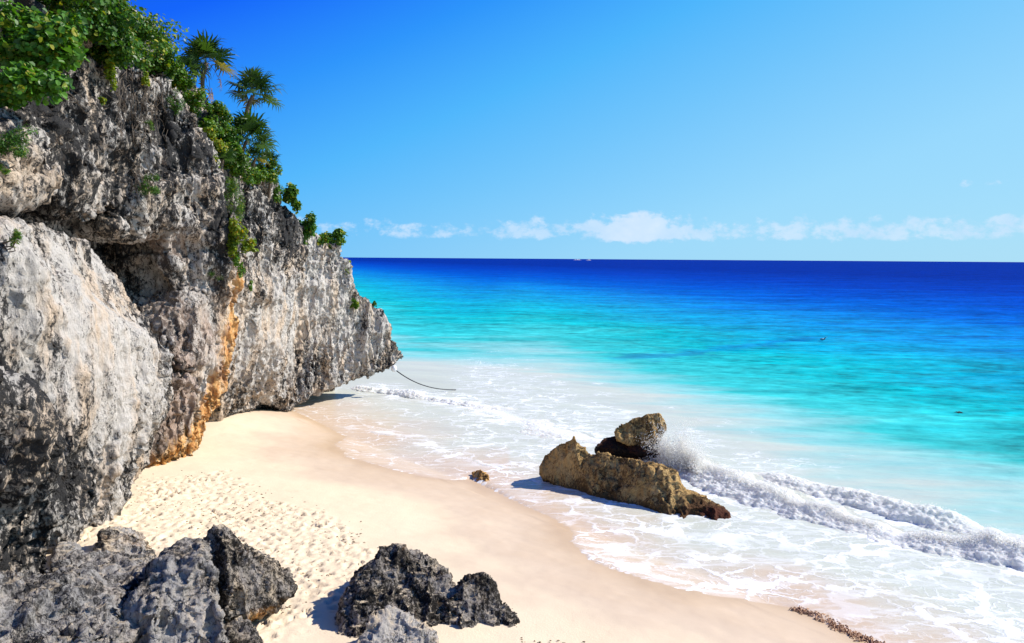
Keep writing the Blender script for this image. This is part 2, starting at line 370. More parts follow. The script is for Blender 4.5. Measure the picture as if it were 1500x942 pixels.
SAND = sand_mat(); SEA = sea_mat(); FOAM = foam_mat()
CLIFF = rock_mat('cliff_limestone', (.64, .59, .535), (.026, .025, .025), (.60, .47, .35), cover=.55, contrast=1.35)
GREY = rock_mat('weathered_grey_limestone', (.40, .375, .35), (.026, .024, .023), (.44, .38, .32), cover=.54, sandy=.6, scale=1.6, zstretch=.7, contrast=.8)
BLACK = rock_mat('black_crusted_limestone', (.34, .30, .265), (.014, .012, .010), (.42, .34, .25), cover=.66, sandy=1, scale=2.2, zstretch=.8)
PALE = rock_mat('pale_pitted_limestone', (.48, .44, .40), (.04, .036, .03), (.55, .43, .30), cover=.55, sandy=1, scale=2.0, zstretch=.7)
OCHRE = rock_mat('ochre_sandstone', (.60, .375, .14), (.085, .05, .02), (.66, .44, .18), cover=.46, scale=1.5, zstretch=.5, contrast=.9, bump=.9, brn=((.03, .010, .008), (.15, .05, .025)))
WEEDR = rock_mat('weed_covered_rock', (.035, .022, .015), (.010, .008, .007), (.09, .03, .015), cover=.5, scale=2, zstretch=1)
BARK = plain('palm_bark', (.16, .115, .08)); TWIG = plain('dry_twig', (.13, .10, .075))
L_BROAD = leaf_mat('broad_leaf', (.025, .08, .008), (.08, .21, .015), (.30, .28, .03))
L_DARK = leaf_mat('dark_leaf', (.018, .06, .008), (.055, .15, .012), (.24, .24, .02))
L_MID = leaf_mat('mid_leaf', (.03, .085, .006), (.085, .19, .012), (.42, .36, .02))
L_YEL = leaf_mat('yellowing_leaf', (.06, .13, .008), (.20, .26, .012), (.60, .36, .02))
L_PALM = leaf_mat('palm_leaf', (.018, .05, .012), (.05, .105, .018), (.20, .17, .04))
L_DEAD = leaf_mat('dead_palm_leaf', (.12, .07, .04), (.26, .16, .08), (.34, .25, .14))

# ------------------------------------------------------------------ the setting: sand and sea
def axis(lo, hi, step, far_lo, far_hi, g=1.09):
    a = list(np.arange(lo, hi, step)); s = step; x = a[-1]
    while x < far_hi: s *= g; x += s; a.append(x)
    b = []; s = step; x = lo
    while x > far_lo: s *= g; x -= s; b.append(x)
    return np.array(b[::-1]+a)

def build_sand():
    xs = axis(-13, 8, .05, -300, 400, 1.12); ys = axis(11.5, 38, .055, -200, 500, 1.12)
    X, Y = np.meshgrid(xs, ys); x = X.ravel(); y = Y.ravel(); P2 = np.stack([x, y], 1)
    d, arc, side = seg_dist(P2, swash); s = np.where(inland(x, y), -d, d)           # positive = seaward
    z = hsand(x, y); P3 = np.stack([x, y, x*0], 1)
    near = (np.abs(x) < 30) & (y > 0) & (y < 60)
    n1 = np.zeros(len(x)); n1[near] = fbm(P3[near]*.9, 4, 3)
    # trampled zone
    poly = [ground(a, b)[:2] for a, b in [(205, 705), (330, 690), (420, 740), (520, 770), (545, 800), (520, 850), (440, 942), (250, 1000), (60, 900), (110, 780)]]
    inside = np.zeros(len(x), bool); pl = np.array(poly)
    for (ax, ay), (bx, by) in zip(pl, np.roll(pl, -1, 0)):
        c = ((ay > y) != (by > y)); xx = (bx-ax)*(y-ay)/(by-ay+1e-12)+ax; inside ^= (c & (x < xx))
    dd, _, _ = seg_dist(P2[near], np.vstack([pl, pl[:1]])); sd_ = np.zeros(len(x))-9; sd_[near] = np.where(inside[near], dd, -dd)
    foot = sm(sd_+n1*.8, -.3, .6)
    z = z+n1*.03*(nshore(x, y) > .5)+foot*.012*np.where(near, 1, 0)*np.nan_to_num(n1)
    m = foot > .05; pf = P3[m]; z[m] += foot[m]*(.018*fbm(pf*5.5, 3, 21)+.010*fbm(pf*14, 2, 5))
    # footprints: elongated dimples with a pushed-up rim
    nxs, nys = len(xs), len(ys); Z = z.reshape(nys, nxs); FT = foot.reshape(nys, nxs)
    lo = pl.min(0)-1; hi = pl.max(0)+1
    for k in range(3600):
        fx = random.uniform(lo[0], hi[0]); fy = random.uniform(lo[1], hi[1])
        ix = np.searchsorted(xs, fx); iy = np.searchsorted(ys, fy)
        if ix < 10 or iy < 10 or ix > nxs-11 or iy > nys-11 or FT[iy, ix] < random.uniform(.2, .9): continue
        th = random.gauss(.9, .7); L = random.uniform(.06, .115); W = L*random.uniform(.42, .75); dep = random.choice([.02, .03, .035, .05, .075])
        a = slice(max(ix-9, 0), ix+10); b = slice(max(iy-9, 0), iy+10)
        gx, gy = np.meshgrid(xs[a]-fx, ys[b]-fy); u = (gx*math.cos(th)+gy*math.sin(th))/L; v = (-gx*math.sin(th)+gy*math.cos(th))/W
        r2 = u*u+v*v; Z[b, a] += -dep*np.exp(-r2*r2*.8)+dep*.45*np.exp(-((np.sqrt(r2)-1.55)/.33)**2)
    z = Z.ravel()
    o = mesh_np('sand', np.stack([x, y, z], 1), grid_faces(nxs, nys), SAND)
    nn = n1*1.2
    set_attr(o.data, 'wet', sm(s+nn, -4.2, -1.6)); set_attr(o.data, 'foot', foot)
    set_attr(o.data, 'film', sm(s+nn*.4, -.9, .1)*.55+.25*sm(s+nn, -2.2, -.8))
    tag(o, kind='structure'); return o
sand = build_sand()

# lines of surf
BREAK = np.array([atz(a, b)[:2] for a, b in [(505, 566), (560, 577), (640, 586), (692, 597), (740, 616), (800, 636), (870, 650), (950, 672), (1010, 696),
                 (1100, 730), (1200, 762), (1300, 790), (1400, 812), (1500, 828), (1640, 850)]])
def build_sea():
    xs = axis(-14, 30, .14, -16000, 22000, 1.10); ys = axis(12, 62, .14, -150, 42000, 1.08)
    X, Y = np.meshgrid(xs, ys); x = X.ravel(); y = Y.ravel(); P2 = np.stack([x, y], 1)
    d, arc, side = seg_dist(P2, swash); s = np.where(inland(x, y), -d, d)
    near = (x > -30) & (x < 70) & (y > 0) & (y < 140)
    P3 = np.stack([x, y, x*0], 1); n1 = np.zeros(len(x)); n1[near] = fbm(P3[near]*.8, 4, 11)
    se = s+n1*.35*sm(d, 0, .4)
    h = hsand(x, y)
    # swell: crests roughly parallel to the shore
    c, sn = math.cos(R(20)), math.sin(R(20)); u = x*c-y*sn; v = x*sn+y*c
    Q = np.stack([u*.16, v*.55, x*0], 1); wv = np.zeros(len(x)); wv[near] = fbm(Q[near], 4, 31)
    amp = .05+.09*sm(x+.35*y, 15, 40)
    lvl = wv*amp
    seaz = np.maximum(lvl*sm(s, 0, 3), h+.012*np.minimum(1, s/.25))
    z = np.where(s > 0, seaz, h-.02-.15*np.abs(s)); z = np.maximum(z, -40)
    db, ab, sb = seg_dist(P2, BREAK); sbd = db*sb             # positive = seaward of the foot line
    q = x+.35*y
    f = .52*sm(s, -.1, .5)*(1-sm(sbd, .5, 1.6))               # between sand and breaker
    f *= .28+.72*sm(x, -3, 4)
    f = np.maximum(f, .95*np.exp(-((sbd-.5)/1.5)**2)*sm(x, -9, -6))
    f = np.maximum(f, .38*sm(sbd, .8, 1.5)*(1-sm(q+n1*5, 13, 22))*sm(x, -6, 1))
    f = np.maximum(f, np.where(s > 0, .9*np.exp(-(s/.09)**2), 0)*sm(n1, -.35, .1))
    rk = atz(1000, 700)[:2]; f = np.maximum(f, .9*np.exp(-(((x-rk[0])/2.0)**2+((y-rk[1])/1.6)**2)))
    l2 = np.array([atz(a, b)[:2] for a, b in [(520, 625), (600, 640), (660, 665), (720, 680), (800, 685)]]); d2, _, _ = seg_dist(P2, l2)
    f = np.maximum(f, .75*np.exp(-(d2/.45)**2))
    wp = np.array([atz(a, b)[:2] for a, b in [(930, 524), (1020, 516), (1100, 506), (1180, 496)]]); d3, _, _ = seg_dist(P2, wp)
    weed = np.exp(-(d3/(1.5+2.2*n1).clip(.4, 5))**2)*.6+np.exp(-(np.hypot((x-atz(1260, 545)[0])/5, (y-atz(1260, 500)[1])/1.2))**2)*.3
    o = mesh_np('sea', np.stack([x, y, z], 1), grid_faces(len(xs), len(ys)), SEA)
    set_attr(o.data, 'foam', np.clip(f, 0, 1.1)); set_attr(o.data, 'weed', np.clip(weed, 0, 1))
    set_attr(o.data, 'shallow', (1-sm(s+n1*1.0, .3, np.where(x < 0, 5.5, 3.4)))*.9)
    tag(o, kind='structure'); return o
sea = build_sea()

# ------------------------------------------------------------------ rocks
def hull(bm, pts):
    vs = [bm.verts.new(tuple(p)) for p in pts]
    r = bmesh.ops.convex_hull(bm, input=vs)
    bad = list({e for e in r['geom_interior']+r['geom_unused'] if isinstance(e, bmesh.types.BMVert)})
    if bad: bmesh.ops.delete(bm, geom=bad, context='VERTS')
def remesh(bm, voxel, smooth=2):
    me = bpy.data.meshes.new('tmp'); bm.to_mesh(me); bm.free()
    o = bpy.data.objects.new('tmp', me); C.objects.link(o)
    md = o.modifiers.new('r', 'REMESH'); md.mode = 'VOXEL'; md.voxel_size = voxel
    if smooth: s = o.modifiers.new('s', 'SMOOTH'); s.iterations = smooth; s.factor = .5
    dg = bpy.context.evaluated_depsgraph_get(); ev = o.evaluated_get(dg); m = ev.to_mesh()
    co = np.empty(len(m.vertices)*3, np.float32); m.vertices.foreach_get('co', co); co = co.reshape(-1, 3).astype(float)
    nr = np.empty(len(m.vertices)*3, np.float32); m.vertices.foreach_get('normal', nr); nr = nr.reshape(-1, 3).astype(float)
    lo = np.empty(len(m.loops), np.int32); m.loops.foreach_get('vertex_index', lo); fc = lo.reshape(-1, 4)
    ev.to_mesh_clear(); bpy.data.objects.remove(o); bpy.data.meshes.remove(me)
    return co, nr, fc
def vnormals(co, fc):
    a = co[fc[:, 2]]-co[fc[:, 0]]; b = co[fc[:, 3]]-co[fc[:, 1]]; n = np.cross(a, b); r = np.zeros_like(co)
    for k in range(4):
        for c in range(3): r[:, c] += np.bincount(fc[:, k], n[:, c], len(co))
    return r/np.maximum(np.linalg.norm(r, axis=1), 1e-9)[:, None]
def W(p):
    if len(p) == 2: return ground(*p)-np.array([0, 0, .25])
    if len(p) == 4: return np.array(p[:3], float)          # (x,y,z,'w') world
    return atY(*p)
def craggy(co, fc, seed, a=(.16, .10, .05), sc=(1.0, 2.6, 7.0), flute=.6):
    n = vnormals(co, fc); co = co+n*(a[0]*fbm(co*sc[0], 3, seed))[:, None]
    n = vnormals(co, fc); q = co*np.array([1, 1, flute]); co = co+n*(a[1]*(ridged(q*sc[1], 3, seed+5)-.1))[:, None]
    n = vnormals(co, fc); w3 = co*sc[0]+3.1*fbm(co*sc[0]*.8, 2, seed+3)[:, None]*.35; cell = np.floor(w3); e = np.abs(w3-cell-.5).max(1)
    co = co+n*(a[1]*.55*(_hash(cell[:, 0], cell[:, 1], cell[:, 2], seed)-.5))[:, None]
    n = vnormals(co, fc); co = co-n*(a[2]*np.maximum(ridged(co*sc[2], 3, seed+9), -.3))[:, None]
    return co
def rock(name, label, cat, hulls, material, voxel=.045, seed=1, a=(.12, .09, .035), sc=(1.3, 3.2, 9.0), flute=.6, group=None, attrs=None, back=None, smooth=2):
    bm = bmesh.new()
    for h in hulls:
        pts = [W(p) for p in h]
        if back is not None: pts += [p+np.array(back) for p in pts]
        hull(bm, pts)
    co, nr, fc = remesh(bm, voxel, smooth); co = craggy(co, fc, seed, a, sc, flute)
    base = np.array([co[:, 0].mean(), co[:, 1].mean(), co[:, 2].min()])
    o = mesh_np(name, co, fc, material, loc=base)
    for k in ('crust_shade', 'clean', 'brown', 'tan'):
        set_attr(o.data, k, attrs[k](co) if attrs and k in attrs else np.zeros(len(co)))
    tag(o, label, cat, group); return o
def blob(co, p, r):   # soft ball mask round a world point
    return np.exp(-(((co-np.asarray(p))/np.asarray(r))**2).sum(1))

# ---- the cliff: overlapping lumps given by points on its face (x, y in the photo's frame and distance in metres), each reaching inland
BK = (-9.0, 3.2, 0.0)
cl_hulls = [
 # near grey slab at the left edge
 [(-220, 440, 9.0), (-120, 470, 9.8), (-10, 515, 11.2), (18, 560, 11.8), (50, 625, 12.6), (78, 690, 13.2), (84, 750, 13.8), (66, 862, 14.2), (-220, 980, 10.5), (-60, 900, 12)],
 # white wall
 [(-260, 325, 11.5), (-60, 332, 13.2), (10, 336, 15.0), (70, 346, 17.0), (128, 356, 19.0), (162, 398, 20.3), (200, 462, 20.7), (250, 522, 20.7), (243, 585, 20.9), (60, 480, 15.5), (-100, 640, 12.5), (150, 600, 18.2), (200, 690, 21.2), (60, 700, 15)],
 [(60, 480, 15.5), (250, 525, 20.7), (243, 590, 21.0), (200, 693, 21.6), (150, 762, 18.6), (125, 812, 17.0), (60, 880, 15.0), (-60, 800, 12.5), (-60, 500, 13.2), (100, 640, 17)],
 # core in the recess and under the ledge
 [(-200, 250, 16.5), (60, 280, 20.5), (120, 280, 23.0), (150, 300, 26.0), (150, 400, 27.0), (180, 560, 27.0), (190, 650, 26.0), (60, 600, 19), (-200, 600, 14)],
 # upper left boulder over the gap
 [(-120, 165, 13.2), (0, 168, 15.6), (30, 205, 16.2), (62, 225, 16.6), (80, 255, 16.7), (72, 278, 16.7), (40, 290, 16.2), (-120, 286, 13.4)],
 # top left behind plants
 [(-200, -120, 14.5), (20, -60, 17), (170, -20, 23), (120, 60, 20.5), (90, 110, 18.6), (40, 190, 17.2), (-120, 200, 14.2)],
 # upper middle mass
 [(88, 92, 18.8), (150, 96, 20.6), (180, 110, 21.4), (215, 120, 22.4), (190, 250, 21.6), (185, 290, 21.4), (140, 326, 19.9), (120, 318, 19.3), (78, 275, 17.9), (60, 215, 17.3)],
 [(180, 100, 21.6), (245, 118, 23.8), (262, 190, 24.0), (262, 260, 23.9), (258, 330, 24.0), (200, 345, 23.0), (160, 335, 21.4), (180, 290, 21.4), (170, 200, 21.0)],
 # right of it, fluted grey column
 [(240, 100, 24.0), (262, 150, 24.2), (300, 215, 25.6), (320, 270, 26.0), (330, 340, 26.0), (335, 405, 25.9), (300, 470, 25.4), (262, 480, 24.8), (264, 430, 25.5), (250, 352, 24.4), (228, 250, 23.6)],
 # crest under the plants
 [(170, -10, 25), (240, 82, 27), (300, 150, 28.2), (345, 200, 29.4), (395, 262, 31.5), (405, 285, 32.2), (345, 300, 28.4), (300, 230, 26.6), (230, 130, 24.8), (150, 90, 22.6)],
 # mid pillar down to the sand
 [(250, 478, 24.6), (300, 468, 25.4), (338, 400, 26.4), (348, 480, 27.0), (338, 545, 26.8), (318, 600, 26.6), (292, 650, 25.8), (282, 672, 25.0), (240, 692, 24.0), (200, 700, 23.4), (222, 640, 24.2), (262, 560, 24.4), (262, 520, 24.2)],
 # low grey toe at the pillar's foot
 [(235, 676, 23.9), (262, 660, 24.4), (286, 640, 25.0), (290, 672, 24.8), (268, 694, 24.2), (236, 698, 23.7)],
 # far face
 [(335, 290, 28.0), (368, 282, 29.4), (405, 285, 32.2), (442, 335, 34.6), (448, 420, 35.2), (440, 560, 36.0), (395, 590, 34.2), (372, 602, 33.0), (318, 615, 30.0), (330, 540, 28.8), (340, 420, 27.6)],
 [(440, 333, 34.6), (464, 346, 35.8), (496, 362, 37.0), (510, 405, 37.8), (528, 432, 38.4), (515, 552, 39.0), (470, 572, 37.8), (415, 598, 35.4), (395, 596, 34.4), (430, 430, 34.4)],
 [(505, 410, 37.6), (528, 430, 38.6), (552, 454, 39.6), (558, 488, 40.2), (572, 506, 40.6), (590, 521, 41.2), (568, 542, 40.6), (548, 546, 40.2), (515, 556, 39.0), (470, 570, 37.8)],
]
cl_hulls.append([(556, 488, 40.2), (574, 506, 40.7), (592, 521, 41.3), (574, 539, 41.0), (552, 540, 40.4)])
cl_hulls.append([(236, 452, 24.0), (262, 428, 24.4), (300, 436, 25.2), (322, 470, 26.0), (312, 520, 25.4), (266, 540, 23.6), (244, 515, 23.2)])
cl_hulls.append([(250, 545, 22.8), (288, 560, 24.4), (300, 600, 25.2), (288, 650, 24.9), (244, 690, 23.5), (202, 700, 22.7), (220, 640, 22.7)])
def build_cliff():
    bm = bmesh.new()
    for i, h in enumerate(cl_hulls):
        pts = [W(p) for p in h]; bk = np.array(BK)
        if i >= 12: bk = np.array((-9.0, 1.5, 0))
        hull(bm, pts+[p+bk for p in pts])
    # body under the overhang, set back
    hull(bm, [(-12.2, 30, -1), (-12.2, 30, 9), (-11.6, 36, -1), (-11.0, 36, 7), (-9.6, 42, -1), (-9.4, 42, 3.5), (-24, 45, -1), (-24, 45, 9), (-24, 30, 9), (-24, 30, -1)])
    hull(bm, [(-14.6, 22, -1), (-14.6, 22, 12), (-14.6, 33, -1), (-14.6, 33, 9), (-26, 36, -1), (-26, 36, 12), (-26, 20, 13), (-26, 20, -1)])
    hull(bm, [(-10.6, 14, -1), (-11, 14, 9), (-14.2, 24, -1), (-14.2, 24, 11), (-24, 26, 12), (-24, 26, -1), (-24, 8, 12), (-24, 8, -1), (-9, 8, -1), (-10, 8, 9)])
    co, nr, fc = remesh(bm, .052, 2)
    # only keep rough detail on what can be seen from around the viewpoint
    n = vnormals(co, fc); co = co+n*(.42*fbm(co*np.array([.55, .55, .45]), 3, 40))[:, None]
    cleanp = atY(110, 480, 17.5); cl_ = np.clip(1.15*blob(co, cleanp, (2.2, 3.2, 2.2))+.8*blob(co, atY(400, 470, 33.5), (4, 4, 1.9)), 0, 1)
    # bedding: uneven shelves that step in and out with height
    ph = co[:, 2]*.75+1.1*fbm(co*np.array([.35, .35, .2]), 3, 70)+.25*fbm(co*1.4, 2, 71); sawt = ph-np.floor(ph)
    n = vnormals(co, fc); nh = n*np.array([1, 1, .2]); co = co+nh*((sm(sawt, 0, .82)-sm(sawt, .86, 1.0)-.45)*.26*sm(co[:, 2], 4.5, 8.0)*(1-.8*np.clip(blob(co, atY(110, 480, 17.5), (2.2, 3.2, 2.2))*1.2, 0, 1)))[:, None]
    n = vnormals(co, fc); q = co*np.array([1, 1, .30]); fl = ridged(q*1.5, 3, 44); co = co+n*((.26*(1-.5*cl_))*(fl-.1))[:, None]
    n = vnormals(co, fc); mask = .35+.65*sm(fbm(co*.5, 3, 60), -.25, .25)
    r = ridged(co*np.array([1, 1, .7])*3.2, 3, 47); co = co-n*(.15*(1-.65*cl_)*mask*np.maximum(r, -.25))[:, None]
    n = vnormals(co, fc); co = co-n*(.075*(1-.5*cl_)*np.maximum(ridged(co*np.array([1, 1, .8])*6.5, 2, 51, .7), -.2))[:, None]
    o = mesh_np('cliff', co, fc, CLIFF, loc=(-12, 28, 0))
    P = lambda *a: atY(*a)
    def line3(pts, rad):
        L = [P(*p) for p in pts]; best = np.full(len(co), 9e9)
        for a_, b_ in zip(L[:-1], L[1:]):
            d = b_-a_; t = np.clip(((co-a_)@d)/(d@d), 0, 1); best = np.minimum(best, np.linalg.norm(co-(a_+t[:, None]*d), axis=1))
        return np.exp(-(best/rad)**2)
    tan = line3([(352, 420, 27.2), (345, 480, 27.0), (325, 540, 27), (305, 600, 26.6), (288, 640, 25.6), (255, 668, 24.2), (228, 690, 23.6)], .80)+.9*line3([(300, 620, 26), (280, 655, 25.3), (250, 680, 24.0), (228, 692, 23.6)], .75)
    brown = np.clip(line3([(262, 540, 24.0), (255, 590, 23.8), (240, 640, 23.6), (215, 685, 23.2)], .85)+.6*line3([(250, 460, 24.2), (290, 480, 25.2)], .6)+.5*line3([(285, 430, 25.6), (310, 500, 26)], .7)+.8*line3([(200, 340, 23.5), (240, 350, 24.5)], .6), 0, 1)
    crust_shade = .42*blob(co, P(130, 200, 20), (3, 4, 2.6))+.55*blob(co, P(35, 640, 13.5), (1.3, 2.4, 3.0))+.5*blob(co, P(400, 320, 32), (3, 3, 1.4))+.6*line3([(250, 200, 24), (300, 260, 26), (320, 350, 26)], 1.0)
    crust_shade += 1.0*line3([(185, 370, 27), (195, 430, 28), (225, 500, 26.5)], 1.0)  # deep shade of the hollow painted in as extra dark colour
    crust_shade += .5*line3([(60, 560, 14.5), (60, 700, 15), (110, 720, 17)], .55)
    clean = .75*cl_+.5*blob(co, P(290, 540, 26), (1.2, 1.5, 1.0))+.9*blob(co, P(400, 460, 33.5), (3, 3.5, 1.8))+.6*blob(co, P(295, 560, 26), (1, 1.5, 1.5))+.5*blob(co, P(540, 500, 39), (2, 2, 1.4))+.6*blob(co, P(140, 250, 20.5), (.8, 1, 1.0))
    set_attr(o.data, 'tan', tan); set_attr(o.data, 'brown', brown*(1-.8*tan)); set_attr(o.data, 'crust_shade', np.clip(crust_shade, 0, 1)); set_attr(o.data, 'clean', np.clip(clean, 0, 1))
    tag(o, 'tall pale grey limestone cliff overhanging the beach on the left with a tan mineral streak', 'cliff')
    tri = [tuple(map(int, f)) for f in fc]
    return o, BVHTree.FromPolygons([Vector(v) for v in co], tri)
cliff, CB = build_cliff()
def hit(px, py, dflt=26.0):
    d = Vector(ray(px, py)).normalized(); h = CB.ray_cast(Vector(CAM), d)
    if h[0] is None: return Vector(atY(px, py, dflt)), Vector((.6, -.5, .6))
    return h[0], h[1]
print('cliff verts', len(cliff.data.vertices))

# ---- rocks standing in the surf
wl = lambda co: np.zeros(len(co))
def weedy(p, r): return {'brown': lambda co: np.clip(1.6*blob(co, p, r), 0, 1), 'crust_shade': lambda co: np.clip(1.4*blob(co, p, r)+.9*np.exp(-((co[:, 2]+.05)/.22)**2), 0, 1)}
rock('surf_rock', 'large jagged ochre rock with a peaked left end lying at the edge of the surf', 'rock', [
  [(841, 638, 24.6), (826, 652, 24.8), (800, 668, 25.1), (792, 690, 24.9), (812, 718), (862, 738), (868, 676, 24.3), (880, 692, 25.6), (845, 700, 26.6)],
  [(838, 660, 24.7), (868, 674, 24.2), (896, 667, 23.9), (905, 690, 23.4), (830, 728), (880, 748), (930, 762), (900, 700, 25.0), (850, 700, 26.0)],
  [(896, 667, 23.9), (908, 684, 23.6), (946, 675, 23.1), (978, 681, 22.9), (990, 704, 22.5), (900, 752), (950, 768), (1000, 784), (960, 712, 24.2), (985, 740, 22.8), (880, 700, 25)],
  [(962, 676, 22.9), (982, 684, 22.8), (992, 706, 22.4), (1008, 738, 21.9), (1004, 784), (970, 772), (1010, 744, 22.8)],
  [(990, 712, 22.4), (1024, 722, 22.2), (1050, 738, 21.8), (1070, 754, 21.3), (1070, 788), (1000, 790), (1035, 790), (1056, 744, 22.8), (1074, 772, 21.6)],
  ], OCHRE, .034, 11, (.09, .10, .03), (1.6, 2.8, 9), .3, smooth=1, attrs=weedy(atY(1045, 765, 21.3), (.75, .7, .45)))
rock('rock_base', 'low black weed-covered rock ledge under the small upright boulder in the surf', 'rock', [
  [(870, 655, 27.0), (888, 640, 27.4), (920, 636, 27.6), (964, 640, 27.2), (968, 668, 26.6), (960, 690), (880, 682), (900, 672, 28.2), (950, 668, 28.2)]],
  WEEDR, .045, 21, (.08, .06, .03))
rock('perched_boulder', 'small upright brown boulder perched on the black ledge behind the big surf rock', 'rock', [
  [(900, 634, 27.0), (906, 624, 27.1), (928, 612, 27.2), (964, 606, 27.3), (974, 616, 27.3), (976, 628, 27.1), (966, 642, 26.9), (950, 656, 26.9), (915, 650, 26.9), (902, 642, 26.9), (920, 618, 28.0), (970, 616, 28.1), (960, 650, 27.9), (915, 646, 27.9)]],
  OCHRE, .035, 31, (.07, .08, .03), (1.6, 3.4, 10), .4, smooth=1)
rock('beach_rock', 'small brown rock alone at the tip of the swash, left of the surf rock', 'rock', [
  [(691, 690, 25.6), (703, 688, 25.4), (716, 697, 25.0), (723, 710), (706, 712), (693, 702), (712, 694, 25.8)]], OCHRE, .02, 41, (.04, .04, .02), (3, 7, 16), attrs={'tan': lambda co: .45*np.ones(len(co)), 'clean': lambda co: .6*np.ones(len(co))})
rock('beach_rock', 'flat reddish sliver of rock in wet sand beside the shadow of the surf rock', 'rock', [
  [(766, 704, 25.2), (776, 703, 25.2), (800, 711, 24.8), (806, 716), (782, 714), (768, 708), (790, 706, 25.6)]], OCHRE, .02, 43, (.02, .02, .01), (3, 7, 16),
  attrs={'crust_shade': lambda co: np.ones(len(co))*.5})

# ---- foreground rocks
FG = dict(voxel=.030, a=(.10, .12, .05), sc=(1.6, 3.2, 10), smooth=1)
rock('foreground_boulder', 'tall grey boulder with a pale smooth front in the middle of the foreground rocks', 'boulder', [
  [(215, 835, 11.9), (245, 803, 12.3), (280, 794, 12.4), (300, 800, 12.2), (314, 850, 11.9), (322, 900, 11.6), (330, 990, 11.2), (230, 990, 10.9), (215, 880, 11.3), (300, 815, 13.2), (225, 830, 13.2), (230, 990, 12.5), (330, 990, 12.6)],
  [(190, 870, 11.5), (215, 850, 11.7), (235, 880, 11.2), (220, 1000, 10.7), (185, 1000, 10.9), (188, 900, 11.3), (220, 860, 12.4)],
  [(295, 875, 11.7), (312, 868, 11.7), (328, 905, 11.5), (334, 990, 11.2), (290, 990, 11.2), (320, 900, 12.3)]],
  GREY, seed=51, **FG, attrs={'clean': lambda co: blob(co, atY(265, 905, 11.4), (.45, .5, .8))*1.0})
rock('foreground_boulder', 'pointed dark boulder with an orange underside leaning over the sand beside the tall grey boulder', 'boulder', [
  [(320, 778, 12.6), (300, 792, 12.7), (306, 812, 12.4), (330, 800, 12.3), (366, 806, 12.7), (398, 824, 13.0), (424, 844, 13.3), (432, 860, 13.3), (420, 880, 13.2), (376, 905, 12.6), (330, 908, 12.1), (336, 850, 12.0), (400, 830, 14.0), (330, 800, 13.8), (380, 890, 14.0)],
  [(296, 796, 12.7), (322, 779, 12.6), (334, 796, 12.8), (330, 900, 12.5), (305, 880, 12.6), (320, 800, 13.6)]],
  BLACK, seed=57, **FG, attrs={'tan': lambda co: .55*blob(co, atY(360, 900, 12.6), (.6, .7, .12)), 'clean': lambda co: .8*blob(co, atY(375, 850, 12.8), (.6, .7, .4))})
rock('foreground_ledge', 'broad low fissured grey rock ledge filling the bottom left corner', 'rock', [
  [(-200, 870, 9.6), (0, 846, 11.0), (60, 850, 11.8), (130, 856, 12.0), (195, 868, 11.9), (200, 930, 11.0), (150, 1010, 10.2), (-200, 1020, 8.8), (60, 845, 12.8), (190, 850, 12.8)],
  [(10, 880, 10.7), (80, 862, 11.2), (160, 868, 11.5), (178, 905, 11.1), (120, 925, 10.7), (30, 930, 10.3), (-60, 910, 10)],
  [(0, 940, 10.0), (90, 918, 10.5), (170, 925, 10.7), (190, 1000, 10.3), (0, 1010, 9.6)]],
  GREY, seed=61, voxel=.032, a=(.16, .15, .05), sc=(1.5, 3.0, 9))
rock('foreground_ledge', 'rough grey rock shelf between the cliff foot and the tall boulder', 'rock', [
  [(70, 838, 13.6), (90, 818, 14.2), (140, 812, 14.4), (205, 822, 14.0), (232, 838, 13.2), (215, 880, 12.2), (120, 870, 12.3), (60, 862, 12.6), (110, 812, 15), (210, 820, 15)],
  [(200, 838, 13.2), (222, 826, 13.4), (240, 835, 13.0), (225, 862, 12.4), (200, 862, 12.5)]],
  GREY, seed=67, voxel=.032, a=(.12, .12, .05), sc=(1.6, 3.6, 10))
rock('pitted_boulder', 'low tan and white pitted boulder resting on the sand behind the foreground rocks', 'boulder', [
  [(136, 815, 15.4), (146, 782, 15.8), (165, 775, 16.0), (196, 779, 16.0), (218, 794, 15.9), (226, 812, 15.7), (215, 840, 15.0), (140, 835, 15.0), (160, 785, 17), (210, 790, 17)]],
  PALE, seed=71, voxel=.03, a=(.08, .09, .04), sc=(2, 4, 11), attrs={'tan': lambda co: .25*blob(co, atY(190, 800, 16), (.6, 1, .3))})
rock('small_boulder', 'rounded grey boulder at the foot of the cliff beside the dark hollow', 'boulder', [
  [(72, 824, 14.9), (82, 798, 15.2), (108, 796, 15.4), (120, 808, 15.3), (116, 830, 14.8), (80, 838, 14.6), (100, 800, 16)]],
  GREY, seed=73, voxel=.03, a=(.06, .05, .02), sc=(2, 5, 12))
rock('pale_stone', 'small smooth beige stone lying on the grey ledge below the cliff', 'stone', [
  [(56, 846, 11.9), (64, 841, 12.0), (84, 843, 12.1), (90, 852, 12.0), (80, 860, 11.8), (62, 858, 11.7), (76, 843, 12.4), (84, 856, 12.3)]],
  PALE, seed=75, voxel=.014, a=(.02, .012, .004), sc=(4, 8, 20), attrs={'clean': lambda co: np.ones(len(co))})
rock('small_boulder', 'dark craggy stone wedged at the bottom edge under the leaning boulder', 'boulder', [
  [(326, 925, 12.0), (345, 908, 12.2), (362, 912, 12.3), (380, 940, 12.0), (384, 990, 11.6), (320, 990, 11.4), (352, 915, 12.9)]],
  BLACK, seed=77, voxel=.026, a=(.06, .08, .04), sc=(2, 5, 12))
